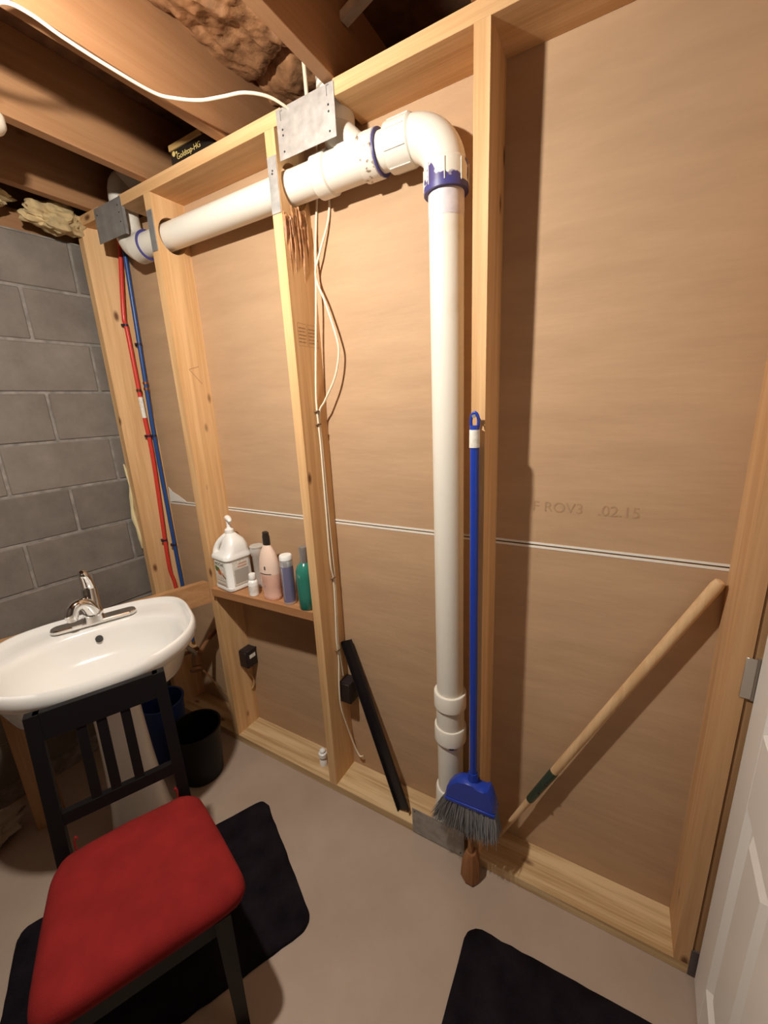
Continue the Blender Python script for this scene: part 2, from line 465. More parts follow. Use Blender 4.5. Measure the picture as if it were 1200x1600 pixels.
tag(obj('floor', box((-0.7, -2.5, -0.06), (3.2, 1.3, 0)), 'floor', sm=False), kind='structure')
tag(obj('wall_front', box((-0.8, -2.5, 0), (3.2, -2.4, 2.75)), 'low_bounce_wall', sm=False), kind='structure')
tag(obj('wall_right', box((3.1, -2.4, 0), (3.2, 1.3, 2.75)), 'low_bounce_wall', sm=False), kind='structure')
tag(obj('wall_hallway', box((2.0, 1.2, 0), (3.2, 1.3, 2.75)), 'low_bounce_wall', sm=False), kind='structure')

# ---- block wall on the left
BL, BH, BT = 0.4194, 0.2097, 0.05
XL0, TLT, ZB, YB = -0.3286, 0.0859, 2.392, -0.022
wl_dir = Vector((TLT, 1, 0)).normalized()        # along the wall, away from the camera
wl_nor = Vector((1, -TLT, 0)).normalized()       # into the room
wl_o = Vector((XL0, 0, 0))
frame = Matrix(((wl_dir.x, -wl_nor.x, 0, wl_o.x), (wl_dir.y, -wl_nor.y, 0, wl_o.y), (0, 0, 1, 0), (0, 0, 0, 1)))
bm = box((-2.35, 0.005, 0), (0.6, 0.2, ZB))
for v in bm.verts: v.co = frame @ v.co
wall_left = tag(obj('wall_left', bm, 'mortar', sm=False), kind='structure')
bmk = box((-BL / 2 + 0.0055, -0.0, -BH / 2 + 0.0055), (BL / 2 - 0.0055, BT, BH / 2 - 0.0055), 0.004, seg=1)
for v in bmk.verts: v.co = (frame.to_3x3() @ v.co)
me_block = bpy.data.meshes.new('concrete_block'); bmesh.ops.recalc_face_normals(bmk, faces=bmk.faces); bmk.to_mesh(me_block); bmk.free()
me_block.materials.append(M['block'])
for i in range(12):
    off = 0.0 if i % 2 == 0 else -BL / 2
    zc = ZB - (i + 0.5) * BH
    if zc < 0.02: continue
    for k in range(-5, 2):
        s = YB + off + (k + 0.5) * BL
        if s + BL / 2 > 0.6 or s - BL / 2 < -2.35: continue
        c = wl_o + wl_dir * s + wl_nor * random.uniform(-0.0015, 0.001)
        link('concrete_block', me_block, None, wall_left, loc=(c.x, c.y, zc))

# ---- stud wall at the back
wall_back = empty('wall_back', (1.0, 0.07, 0), kind='structure')
def stud(x, hole=True, split=False):
    out = [(0.0, SW), (SD, SW), (SD, ZT), (0.0, ZT)]
    fr = Matrix(((0, 0, 1, x), (1, 0, 0, 0), (0, 1, 0, 0), (0, 0, 0, 1)))
    hl = [(PY + 0.0585 * math.cos(a), PZ + 0.062 * math.sin(a)) for a in [2 * math.pi * k / 28 for k in range(28)]] if hole else None
    return obj('stud', prism(out, 0, SW, fr, hl, bev=0.0 if hole else 0.0015), 'stud', wall_back, ang=30)
st_a = obj('stud', prism([(-0.287, 0.0), (-0.248, -0.002), (-0.206, SD), (-0.245, SD)], 0, ZT), 'stud', wall_back, ang=30)
st_b, st_c, st_d, st_e = stud(XB), stud(XC), stud(XD, False), stud(XE, False)
st_e.data.materials[0] = M['stud_e']
for a, b in ((-0.33, -0.10), (0.05, 0.90), (1.085, 3.1)):
    obj('top_plate', box((a, 0, ZT), (b, SD, ZJ), 0.0012, seg=1), 'plate_x', wall_back, ang=30)
for a, b in ((-0.30, 1.322), (1.428, XE + SW)):
    obj('sole_plate', box((a, 0, 0), (b, SD, 0.038), 0.002, seg=1), 'sill_x', wall_back, ang=30)
obj('sole_plate', box((1.322, 0.125, 0), (1.428, SD, 0.038)), 'sill_x', wall_back, ang=30)
ZS = 1.2063
for z0, z1 in ((0.012, ZS - 0.002), (ZS + 0.002, ZT + 0.03)):
    obj('drywall_panel', box((-0.30, SD, z0), (2.126, SD + 0.0127, z1), 0.0015, seg=1), 'drywall', wall_back, ang=30)
for z in (ZS - 0.0060, ZS + 0.0056):
    obj('drywall_edge', box((-0.20, SD - 0.0012, z - 0.0032), (XE, SD + 0.001, z + 0.0032)), 'seam', wall_back, sm=False)
# torn flap of face paper by the corner
bm = bmesh.new()
flap = [(-0.19, 1.285), (-0.165, 1.262), (-0.12, 1.245), (-0.07, 1.222), (-0.06, 1.212), (-0.10, 1.216), (-0.15, 1.212), (-0.195, 1.206)]
fr = Matrix(((1, 0, 0, 0), (0, 0, 1, 0), (0, 1, 0, 0), (0, 0, 0, 1)))
obj('torn_paper', prism(flap, SD - 0.003, SD - 0.001, fr), 'seam', wall_back, sm=False)
# faint mill stamp on the paper
text('paper_stamp', 'F ROV3   .02.15', 0.042, (1.612, SD - 0.0006, 1.327), (1, 0, 0), (0, 0, 1), 'stamp', wall_back, 0.0002)
# yellow foam squeezed out beside the corner stud
pts = [(-0.296 + 0.006 * math.sin(k * 1.3), 0.0 + 0.004 * math.cos(k), 0.98 + k * 0.055) for k in range(9)]
obj('foam_bead', tube(pts, [0.004, 0.012, 0.009, 0.013, 0.008, 0.011, 0.006, 0.008, 0.003], 8, sm=3), 'foam', wall_back)
# splintered face of the third stud below the pipe
bm = bmesh.new()
for k in range(26):
    y = random.uniform(0.004, 0.118); z1 = random.uniform(2.20, 2.262); ln = random.uniform(0.05, 0.17)
    x = XC + SW
    z0 = z1 - ln; w = random.uniform(0.003, 0.008); d = random.uniform(0.002, 0.006); ym = y + random.uniform(-0.004, 0.004)
    rings = [[Vector((x - 0.001, y - w, z1)), Vector((x + d, y, z1)), Vector((x - 0.001, y + w, z1))],
             [Vector((x - 0.001, ym - w * 0.8, (z0 + z1) / 2)), Vector((x + d * 1.2, ym, (z0 + z1) / 2)), Vector((x - 0.001, ym + w * 0.8, (z0 + z1) / 2))],
             [Vector((x - 0.001, ym - 0.0006, z0)), Vector((x + 0.0005, ym, z0)), Vector((x - 0.001, ym + 0.0006, z0))]]
    rings_bm(rings, bm=bm)
tag(obj('splinters', bm, 'splinter', st_c, sm=False), kind='stuff')
# grade stamp and pencil marks on the studs
bm = bmesh.new()
x = XC + SW + 0.0003
def xstroke(bm, p, q, w=0.0012, xx=x):
    p, q = Vector((xx, *p)), Vector((xx, *q)); d = (q - p).normalized(); n = d.cross(Vector((1, 0, 0))) * w / 2
    vs = [bm.verts.new(v) for v in (p + n, q + n, q - n, p - n)]; bm.faces.new(vs)
for y0, y1 in ((0.022, 0.066), (0.072, 0.125)):
    z0, z1 = 1.845, 1.915
    for a, b in (((y0, z0), (y1, z0)), ((y1, z0), (y1, z1)), ((y1, z1), (y0, z1)), ((y0, z1), (y0, z0))): xstroke(bm, a, b, 0.0009)
    for k in range(5):
        zz = z0 + 0.012 + k * 0.011; yy = y0 + 0.004
        while yy < y1 - 0.006:
            l = random.uniform(0.002, 0.007); xstroke(bm, (yy, zz), (yy + l, zz + random.uniform(-0.001, 0.001)), 0.0038); yy += l + 0.0022
tag(obj('grade_stamp', bm, 'ink_brown', st_c, sm=False), kind='stuff')
bm = bmesh.new(); xb = XB + SW + 0.0003
xstroke(bm, (0.095, 1.835), (0.048, 1.822), 0.002, xb); xstroke(bm, (0.048, 1.822), (0.10, 1.765), 0.002, xb)
obj('pencil_mark', bm, 'ink_brown', st_b, sm=False)
text('pencil_mark', 'R6', 0.036, (-0.2395, 0.032, 2.215), (0.28, 0.96, 0), (0, 0, 1), 'ink', st_a, 0.0002)

# ---- ceiling: joists, subfloor, rim
ceiling = empty('ceiling', (1.2, -1.0, ZJ), kind='structure')
obj('subfloor', box((-0.7, -2.4, ZJ + 0.235), (3.1, 0.6, ZJ + 0.255)), 'subfloor', ceiling, sm=False)
for x in (-0.18, 0.214, 0.63, 1.054, 1.462, 1.868, 2.275, 2.68):
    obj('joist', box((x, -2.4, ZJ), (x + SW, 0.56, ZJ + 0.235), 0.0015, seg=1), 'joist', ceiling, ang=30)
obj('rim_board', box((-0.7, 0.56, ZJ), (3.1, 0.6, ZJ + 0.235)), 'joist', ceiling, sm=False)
bm = box((-2.35, 0.03, ZB), (0.6, 0.17, ZJ))
for v in bm.verts: v.co = frame @ v.co
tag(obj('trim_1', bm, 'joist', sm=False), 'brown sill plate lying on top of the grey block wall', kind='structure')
bm = box((-2.35, 0.13, ZJ), (0.6, 0.17, ZJ + 0.235))
for v in bm.verts: v.co = frame @ v.co
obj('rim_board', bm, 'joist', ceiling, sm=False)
obj('bridging_strip', beam((1.093, 0.06, 2.63), (1.46, 0.02, 2.70), 0.03, 0.02, (0, 1, 0)), 'pale_wood', ceiling, sm=False)

# ---- door and jamb at the right
JX = 2.126
trim = tag(obj('trim_2', box((JX, 0.004, 0.0), (JX + 0.019, SD + 0.013, 2.10), 0.001, seg=1), 'jamb', ang=30), 'bare wooden door jamb beside the hinged white door', kind='structure')
obj('door_stop', box((JX + 0.019, 0.05, 0), (JX + 0.03, 0.09, 2.10)), 'jamb', trim, sm=False)
obj('grey_tape', box((JX - 0.004, -0.0015, 0.004), (JX + 0.016, 0.003, 0.10)), 'duct', trim, sm=False)
tag(obj('trim_3', box((JX, 0.0, 2.10), (3.0, SD, 2.13)), 'jamb', sm=False), 'wooden head jamb above the doorway', kind='structure')
door = empty('door_1', (2.137, -0.012, 0.012), kind='structure')
DPH = -3.0
door.rotation_euler = (0, 0, R(-90 + DPH))
# local: +x along the leaf, +y towards the hall side (away from the room), face seen is -y
DT, DW, DH = 0.035, 0.76, 2.03
def dbox(name, x0, x1, z0, z1, y0=0.0, y1=DT, bev=0.002):
    return obj(name, box((x0, y0, z0), (x1, y1, z1), bev, seg=1), 'door', door, local=True, ang=30)
for x0, x1 in ((0, 0.108), (0.326, 0.434), (0.652, DW)): dbox('stile', x0, x1, 0, DH)
for z0, z1 in ((0, 0.15), (0.74, 0.93), (1.55, 1.65), (1.92, DH)):
    for x0, x1 in ((0.108, 0.326), (0.434, 0.652)): dbox('rail', x0, x1, z0, z1)
for z0, z1 in ((0.15, 0.74), (0.93, 1.55), (1.65, 1.92)):
    for x0, x1 in ((0.108, 0.326), (0.434, 0.652)):
        bm = bmesh.new()
        for s, yb, yt in ((-1, 0.012, 0.003), (1, DT - 0.012, DT - 0.003)):
            rr = []
            for ins, y in ((0.0, 0.001 if s < 0 else DT - 0.001), (0.016, yb), (0.030, yb), (0.052, yt)):
                rr.append([Vector((x0 + ins, y, z0 + ins)), Vector((x1 - ins, y, z0 + ins)), Vector((x1 - ins, y, z1 - ins)), Vector((x0 + ins, y, z1 - ins))])
            rings_bm(rr, cap0=False, cap1=True, bm=bm)
        obj('panel', bm, 'door', door, local=True, ang=20)
for zc in (0.983, 1.78):
    bm = obox((0.0, 0, 0), (1, 0, 0), (0, 1, 0), (0, 0, 1), 0.0001, 0.0001, 0.0001)
    bm.free()
    bm = box((-0.010, -0.024, zc - 0.052), (-0.0085, 0.000, zc + 0.052), 0.0004, seg=1)
    lathe([(0.0058, zc - 0.054), (0.0058, zc + 0.054)], (-0.012, 0.0, 0), seg=12, bm=bm)
    h = obj('hinge', bm, 'hinge', door, local=True)
    for k in (-0.036, 0, 0.036): obj('screw', lathe([(0.0036, 0), (0.0036, 0.0012)], (-0.0100, -0.014, zc + k), (-1, 0, 0), 8), 'dark', h, local=True)

# ================================================================== PIPES
drain = empty('drain_pipe', (PX, PY, 0), 'white PVC drain running through the studs and down in front of the drywall', 'pipe')
# horizontal run and vertical stack
obj('horizontal_pipe', tube([(0.03, PY, PZ + 0.004), (1.25, PY, PZ)], PR, 36), 'pvc', drain)
obj('vertical_pipe', tube([(PX, PY, 0.05), (PX, PY, 2.20)], PR, 36), 'pvc', drain)
obj('primer_ring', tube([(PX, PY, 2.105), (PX, PY, 2.172)], PR + 0.0006, 36, caps=False), 'pvc_tint', drain)
# left elbow turning up behind its guard plate
EX = -0.03
bmE = tube([(EX + 0.085 - 0.085 * math.sin(a), PY, PZ + 0.089 - 0.085 * math.cos(a)) for a in np.linspace(0, math.pi / 2, 10)], PR + 0.006, 32)
el = obj('elbow', bmE, 'pvc', drain)
obj('hub', tube([(EX + 0.055, PY, PZ + 0.004), (EX + 0.12, PY, PZ + 0.004)], PR + 0.0085, 36), 'pvc', el)
obj('primer_line', tube([(EX + 0.1195, PY, PZ + 0.004), (EX + 0.1225, PY, PZ + 0.004)], PR + 0.009, 36), 'primer', el)
obj('riser', tube([(EX, PY, PZ + 0.07), (EX, PY, 2.53), (EX + 0.02, PY + 0.02, 2.57), (EX + 0.08, PY + 0.03, 2.60), (EX + 0.14, PY + 0.03, 2.605)], PR + 0.003, 24, sm=4), 'pvc', el)
# sanitary tee with a branch going up through the plate
tee = obj('tee', tube([(0.985, PY, PZ), (1.18, PY, PZ)], PR + 0.0045, 36), 'pvc', drain)
obj('hub', tube([(0.966, PY, PZ), (0.971, PY, PZ), (1.016, PY, PZ), (1.020, PY, PZ)], [PR + 0.005, PR + 0.0105, PR + 0.0105, PR + 0.005], 36), 'pvc', tee, ang=30)
obj('hub', tube([(1.130, PY, PZ), (1.134, PY, PZ), (1.181, PY, PZ), (1.185, PY, PZ)], [PR + 0.005, PR + 0.0105, PR + 0.0105, PR + 0.006], 36), 'pvc_dirty', tee, ang=30)
obj('primer_line', tube([(1.1845, PY, PZ), (1.1885, PY, PZ)], PR + 0.009, 36), 'primer', tee)
obj('branch', tube([(1.115, PY, PZ + 0.02), (1.082, PY, PZ + 0.045), (1.055, PY, PZ + 0.075), (1.043, PY, PZ + 0.11), (1.04, PY, PZ + 0.15)], [PR * 0.9, PR, PR, PR, PR], 30, sm=4), 'pvc', tee)
obj('branch_hub', tube([(1.04, PY, PZ + 0.095), (1.04, PY, PZ + 0.165)], PR + 0.009, 36), 'pvc', tee)
obj('branch_pipe', tube([(1.04, PY, PZ + 0.16), (1.04, PY, 2.60)], 0.040, 30), 'pvc', tee)
for z in (2.50, 2.525): obj('branch_collar', tube([(1.04, PY, z), (1.04, PY, z + 0.014)], 0.047, 30), 'pvc', tee)
# top right elbow
BRr = 0.100
arc = [(PX - BRr + BRr * math.sin(a), PY, PZ - BRr + BRr * math.cos(a)) for a in np.linspace(0, math.pi / 2, 16)]
elb = obj('elbow', tube(arc, PR + 0.0065, 40), 'pvc', drain)
obj('hub', tube([(1.212, PY, PZ), (1.216, PY, PZ), (1.284, PY, PZ), (1.290, PY, PZ)], [PR + 0.005, PR + 0.0105, PR + 0.0105, PR + 0.0065], 40), 'pvc', elb, ang=30)
obj('hub', tube([(PX, PY, 2.168), (PX, PY, 2.172), (PX, PY, 2.226), (PX, PY, 2.232)], [PR + 0.005, PR + 0.0105, PR + 0.0105, PR + 0.0065], 40), 'pvc_primer', elb, ang=30)
obj('primer_line', tube([(PX, PY, 2.164), (PX, PY, 2.178)], PR + 0.0112, 40), 'primer', elb)
for k in range(8):
    a = k * math.pi / 4 + 0.3
    c, s = math.cos(a), math.sin(a)
    obj('rib', obox((PX + c * (PR + 0.0105), PY + s * (PR + 0.0105), 2.199), (c, s, 0), (-s, c, 0), (0, 0, 1), 0.002, 0.0012, 0.024), 'pvc', elb, sm=False)
    obj('rib', obox((1.250, PY + s * (PR + 0.0105), PZ + c * (PR + 0.0105)), (0, s, c), (0, c, -s), (1, 0, 0), 0.002, 0.0012, 0.030), 'pvc', elb, sm=False)
# repair coupling low on the stack
cp = obj('coupling', tube([(PX, PY, 0.455), (PX, PY, 0.648)], PR + 0.0035, 40), 'pvc', drain)
for z0, z1 in ((0.590, 0.652), (0.448, 0.512)):
    obj('hub', tube([(PX, PY, z0), (PX, PY, z0 + 0.004), (PX, PY, z1 - 0.004), (PX, PY, z1)], [PR + 0.004, PR + 0.0105, PR + 0.0105, PR + 0.0085], 40), 'pvc', cp, ang=30)
obj('primer_line', tube([(PX, PY, 0.436), (PX, PY, 0.449)], PR + 0.0015, 40), 'pvc_primer', cp)
# foot fitting
ft = obj('foot_fitting', tube([(PX - 0.004, PY - 0.006, 0.02), (PX - 0.004, PY - 0.006, 0.09), (PX, PY, 0.17), (PX, PY, 0.225), (PX, PY, 0.232)], [0.061, 0.060, 0.056, 0.0555, 0.052], 40), 'pvc', drain)
obj('floor_collar', lathe([(0.056, 0.050), (0.064, 0.051), (0.064, 0.066), (0.060, 0.070), (0.056, 0.070)], (PX - 0.004, PY - 0.004, 0), seg=40), 'pvc', ft)

# PEX supply lines on the corner stud
def pex(name, pts, mat, label, clips, rings, sticker=None):
    t = empty(name, pts[-1], label, 'pipe', 'water supply pipes on the corner stud')
    obj('tube', tube(pts, 0.0094, 14, sm=6), mat, t)
    sp = catmull(pts, 12)
    def near(z): return min(sp, key=lambda p: abs(p.z - z))
    for z in clips:
        p = near(z); bm = lathe([(0.0110, -0.005), (0.0110, 0.005)], p, seg=14)
        box((p.x - 0.022, p.y - 0.010, p.z - 0.006), (p.x - 0.004, p.y + 0.010, p.z + 0.006), 0.002, bm, 1)
        box((p.x - 0.004, p.y - 0.020, p.z - 0.003), (p.x + 0.004, p.y - 0.010, p.z + 0.004), 0.001, bm, 1)
        obj('clip', bm, 'clip', t)
    for z in rings:
        p = near(z); obj('crimp_ring', lathe([(0.0118, -0.006), (0.0118, 0.006)], p, seg=16), 'copper', t)
    if sticker:
        a, b = sticker; obj('sticker', tube([near(z) for z in np.linspace(a, b, 6)], 0.0103, 14, caps=False), 'label_white', t)
pex('red_water_pipe', [(-0.190, 0.122, 2.43), (-0.195, 0.118, 2.36), (-0.200, 0.082, 2.10), (-0.203, 0.086, 2.02), (-0.202, 0.088, 1.68), (-0.201, 0.092, 1.43), (-0.206, 0.072, 0.90), (-0.205, 0.085, 0.745), (-0.205, 0.085, 0.40)], 'pex_red',
    'red plastic water pipe clipped to the corner stud, nearer the block wall', (2.055, 1.545, 1.03), (1.775, 1.750), (1.735, 1.64))
pex('blue_water_pipe', [(-0.165, 0.124, 2.43), (-0.172, 0.124, 2.36), (-0.183, 0.121, 2.03), (-0.190, 0.116, 1.70), (-0.192, 0.114, 1.52), (-0.192, 0.114, 0.94), (-0.192, 0.116, 0.73), (-0.192, 0.116, 0.40)], 'pex_blue',
    'dark blue plastic water pipe clipped to the corner stud beside the red one', (1.98, 1.55, 0.985), (1.79, 1.765))

# ================================================================== STEEL GUARD PLATES
def plate(name, x0, x1, z0, z1, mat, label, holes=(), slots=(), y=-0.0012, flange=0):
    t = empty(name, ((x0 + x1) / 2, y, z0), label, 'metal plate', 'steel pipe guard plates')
    bm = box((x0, y - 0.0015, z0), (x1, y, z1), 0.0005, seg=1)
    if flange: box((x1 - 0.0015, y - 0.0015, z0), (x1, y + flange, z1), 0, bm)
    obj('sheet', bm, mat, t, ang=30)
    for u, v in holes: obj('nail_hole', lathe([(0.0028, 0), (0.0028, 0.0012)], (x0 + u * (x1 - x0), y - 0.0012, z0 + v * (z1 - z0)), (0, -1, 0), 8), 'dark', t)
    for u, v in slots:
        cx, cz = x0 + u * (x1 - x0), z0 + v * (z1 - z0)
        bm = box((cx - 0.001, y - 0.0026, cz - 0.012), (cx + 0.001, y - 0.001, cz + 0.010)); box((cx - 0.001, y - 0.0026, cz + 0.009), (cx + 0.008, y - 0.001, cz + 0.012), 0, bm)
        obj('barb', bm, 'steel_dull', t, sm=False)
plate('steel_guard_plate', 0.885, 1.090, 2.347, 2.470, 'steel', 'large pale steel plate over the notched top plate above the tee',
      [(0.10, 0.58), (0.10, 0.47), (0.10, 0.15), (0.90, 0.62), (0.90, 0.50), (0.90, 0.14)], [(0.08, 0.86), (0.885, 0.88)])
plate('steel_guard_plate', -0.127, 0.066, 2.343, 2.470, 'steel_dull', 'dull grey steel plate on the top plate at the corner by the blocks',
      [(0.88, 0.8), (0.9, 0.6), (0.9, 0.35), (0.1, 0.8)], [], flange=0.012)
plate('steel_nail_plate', XB + 0.003, XB + SW - 0.001, 2.247, 2.383, 'steel_dull', 'narrow dark steel strip on the second stud from the block wall')
plate('steel_nail_plate', XC + 0.001, XC + SW - 0.001, 2.222, 2.370, 'steel', 'narrow bright steel strip on the stud under the large plate', [(0.5, 0.75), (0.45, 0.7)])
plate('steel_guard_plate', 1.241, 1.452, 0.004, 0.122, 'steel_floor', 'worn steel plate on the sole plate at the foot of the pipe', [(0.93, 0.12), (0.05, 0.9)])

# ================================================================== CABLES
def cable(name, pts, r, label, cat='cable', mat='cable', sm=8, parent=None, group=None):
    bm = tube(pts, r, 10, sm=sm)
    o = obj(name, bm, mat)
    tag(o, label, cat, group)
    return o
cx = XC + SW
c1 = cable('electric_cable', [(0.925, 0.1335, 2.47), (0.918, 0.1335, 2.36), (0.898, 0.1335, 2.24), (0.890, 0.124, 2.13), (0.897, 0.100, 2.00), (0.885, 0.094, 1.86), (cx + 0.006, 0.082, 1.70), (cx + 0.005, 0.080, 1.625), (cx + 0.005, 0.084, 1.50), (cx + 0.005, 0.082, 1.25), (cx + 0.006, 0.080, 1.05), (cx + 0.005, 0.092, 0.977), (cx + 0.006, 0.086, 0.85), (cx + 0.005, 0.078, 0.71), (cx + 0.006, 0.080, 0.618), (cx + 0.007, 0.066, 0.50), (cx + 0.008, 0.066, 0.393), (cx + 0.014, 0.098, 0.25), (cx + 0.026, 0.118, 0.15), (cx + 0.046, 0.122, 0.105), (cx + 0.062, 0.122, 0.112)], 0.0036,
           'long cream cable stapled down the third stud to a loose end above the sole plate')
for z, y in ((1.63, 0.081), (1.585, 0.082), (0.985, 0.091), (0.665, 0.080)):
    obj('staple', box((cx, y - 0.012, z - 0.003), (cx + 0.011, y + 0.010, z + 0.003), 0.001, seg=1), 'staple', c1)
cable('electric_cable', [(0.958, 0.1335, 2.47), (0.955, 0.1335, 2.36), (0.950, 0.1335, 2.24), (0.918, 0.116, 2.14), (0.893, 0.112, 2.07), (0.928, 0.108, 1.98), (0.962, 0.105, 1.88), (0.971, 0.104, 1.82), (0.950, 0.100, 1.74), (0.905, 0.092, 1.665), (cx + 0.006, 0.090, 1.62), (cx + 0.005, 0.092, 1.50), (cx + 0.005, 0.094, 1.25), (cx + 0.006, 0.098, 1.05), (cx + 0.005, 0.100, 0.985), (cx + 0.006, 0.094, 0.85), (cx + 0.005, 0.086, 0.71), (cx + 0.006, 0.088, 0.66), (cx + 0.006, 0.100, 0.53)], 0.0036,
      'cream cable that bows out in a loose loop beside the third stud')
c3 = cable('ceiling_cable', [(0.57, -0.66, 2.452), (0.62, -0.575, 2.455), (0.666, -0.545, 2.464), (0.670, -0.50, 2.470), (0.669, -0.44, 2.466), (0.668, -0.345, 2.466), (0.678, -0.238, 2.465), (0.712, -0.195, 2.462), (0.757, -0.155, 2.463), (0.81, -0.125, 2.468), (0.862, -0.095, 2.474), (0.905, -0.05, 2.473), (0.93, 0.0, 2.462), (0.94, 0.05, 2.45)], 0.0040,
           'cream cable strung along the underside of the ceiling joist to the large steel plate')
cable('electric_cable', [(0.955, 0.065, 2.70), (0.952, 0.06, 2.62), (0.955, 0.058, 2.55), (0.958, 0.055, 2.47), (0.958, 0.06, 2.40)], 0.006,
      'thick white cable dropping straight from the ceiling behind the large steel plate')

# junction boxes on the studs
def jbox(x, y, z0, z1, d, w, label, sticker):
    t = empty('junction_box', (x + w / 2, y + d / 2, z0), label, 'junction box', 'black junction boxes')
    obj('body', box((x, y, z0), (x + w, y + d, z1), 0.004), 'device', t)
    obj('lid', box((x + 0.002, y - 0.004, z0 + 0.004), (x + w - 0.002, y, z1 - 0.004), 0.0015, seg=1), 'device', t)
    obj('rim', box((x + w - 0.002, y + 0.004, z1 - 0.006), (x + w + 0.003, y + d, z1 + 0.003), 0.001, seg=1), 'device', t)
    if sticker: obj('sticker', box((x + w, y + 0.016, z0 + 0.048), (x + w + 0.0008, y + 0.052, z0 + 0.068)), 'label_white', t, sm=False)
    return t
jbox(XB + SW, 0.075, 0.395, 0.487, 0.063, 0.055, 'small black junction box with pale sticker on the stud below the shelf', True)
jb2 = jbox(XC + SW, 0.080, 0.412, 0.512, 0.058, 0.052, 'small black junction box half behind the leaning black bar', False)
cable('box_cable', [(XB + SW + 0.012, 0.105, 0.40), (XB + SW + 0.012, 0.105, 0.35), (XB + SW + 0.014, 0.125, 0.30), (XB + SW + 0.012, 0.128, 0.26), (XB + SW + 0.004, 0.118, 0.235)], 0.0045, 'short tan cable tail hanging under the box with the pale sticker', mat='tan')

# ================================================================== CEILING BITS
def poly_fn(u, v):
    x = 0.668 + 0.386 * u; y = -1.25 + 1.75 * v
    z = 2.676 + 0.020 * fbm((x * 7, y * 7, 1.0)) + 0.016 * (abs(fbm((x * 16, y * 11, 4.0), 3)) - 0.3) + 0.004 * fbm((x * 60, y * 50, 2.0), 2)
    z += 0.03 * math.exp(-((y - (0.10 - 0.12 * (u - 0.5))) / 0.02) ** 2)
    z -= 0.02 * math.cos(math.pi * (u - 0.5))
    return Vector((x, y, min(z, ZJ + 0.230)))
tag(obj('insulation_batt', grid_surf(poly_fn, 44, 170), 'poly', ang=60), 'crumpled brown plastic-faced insulation stuffed between two ceiling joists', 'insulation')
def lumps(c, rad, seed, amp=0.4, n=26, freq=14):
    bm = bmesh.new()
    bmesh.ops.create_icosphere(bm, subdivisions=4, radius=1)
    for v in bm.verts:
        d = v.co.normalized()
        k = 1 + amp * fbm((d.x * 1.6 + seed, d.y * 1.6, d.z * 1.6)) + 0.16 * fbm((d.x * 5 + seed, d.y * 5, d.z * 5))
        v.co = Vector(c) + Vector((d.x * rad[0], d.y * rad[1], d.z * rad[2])) * k
    return bm
tag(obj('fiberglass_tuft', lumps((-0.262, -0.088, 2.442), (0.05, 0.105, 0.050), 3.3, 0.5), 'fiberglass'), 'yellow fiberglass tuft bulging over the top of the block wall near the corner stud', 'insulation', 'fiberglass over the block wall')
tag(obj('fiberglass_tuft', lumps((-0.285, -0.32, 2.462), (0.05, 0.09, 0.035), 8.1, 0.5), 'fiberglass'), 'yellow fiberglass tuft at the left edge of the photo above the blocks', 'insulation', 'fiberglass over the block wall')

# card box on the top plate
gb = empty('card_box', (0.51, 0.05, ZJ), 'black card box with gold lettering standing on the top plate between joists', 'box')
obj('carton', box((0.393, 0.004, ZJ), (0.61, 0.11, ZJ + 0.0415), 0.001, seg=1), 'box_print', gb, ang=30)
obj('flap', box((0.390, 0.001, ZJ + 0.042), (0.560, 0.106, ZJ + 0.060), 0.001, seg=1), 'gold_lid', gb, ang=30)
text('lettering', 'Goldtop-HG', 0.024, (0.425, 0.0032, ZJ + 0.017), (1, 0, 0.02), (0, 0, 1), 'gold', gb)
bm = lathe([(0.008, 0), (0.008, 0.0008)], (0.411, 0.0038, ZJ + 0.031), (0, -1, 0), 12); lathe([(0.004, 0), (0.004, 0.0008)], (0.426, 0.0038, ZJ + 0.031), (0, -1, 0), 10, bm)
obj('emblem', bm, 'gold', gb)

# the ceiling lamp (just out of frame) that lights the room, and an unlit holder at the left edge
lamp = empty('ceiling_lamp', (BULB.x, BULB.y, ZJ), 'bare bulb in a porcelain holder screwed to the ceiling joist', 'lamp')
obj('holder', lathe([(0.055, 0.0), (0.055, -0.008), (0.030, -0.022), (0.024, -0.046), (0.020, -0.046)], (BULB.x, BULB.y, ZJ), seg=28), 'porcelain', lamp)
bl_ = obj('bulb', lathe([(0.013, 0.048), (0.015, 0.036), (0.024, 0.012), (0.0305, 0.001), (0.0305, -0.001)], BULB, seg=20), 'white_plastic', lamp)
obj('bulb_dome', lathe([(0.030 * math.cos(a), -0.002 - 0.030 * math.sin(a)) for a in np.linspace(0, 1.52, 9)], BULB, seg=20), 'glow', bl_)
obj('cross_brace', box((0.668, BULB.y - 0.045, ZJ), (1.054, BULB.y + 0.045, ZJ + 0.038)), 'joist', ceiling, sm=False)
hold = empty('lamp_holder', (0.205, -0.452, ZJ), 'round cream lamp holder under a joist at the left edge of the photo', 'lamp holder')
obj('base', lathe([(0.058, 0), (0.058, -0.020), (0.052, -0.030), (0.03, -0.046), (0.004, -0.047)], (0.205, -0.452, ZJ), seg=32), 'porcelain', hold)

# ================================================================== SHELF AND BOTTLES
SZ = 0.866
tag(obj('wall_shelf', prism([(XB + SW + 0.001, SD - 0.001), (XB + SW + 0.001, -0.018), (XC - 0.001, -0.002), (XC - 0.001, SD - 0.001)], SZ - 0.036, SZ, bev=0.0015), 'shelf', ang=30),
    'short reddish-brown board shelf fixed between two studs, holding bottles', 'shelf')

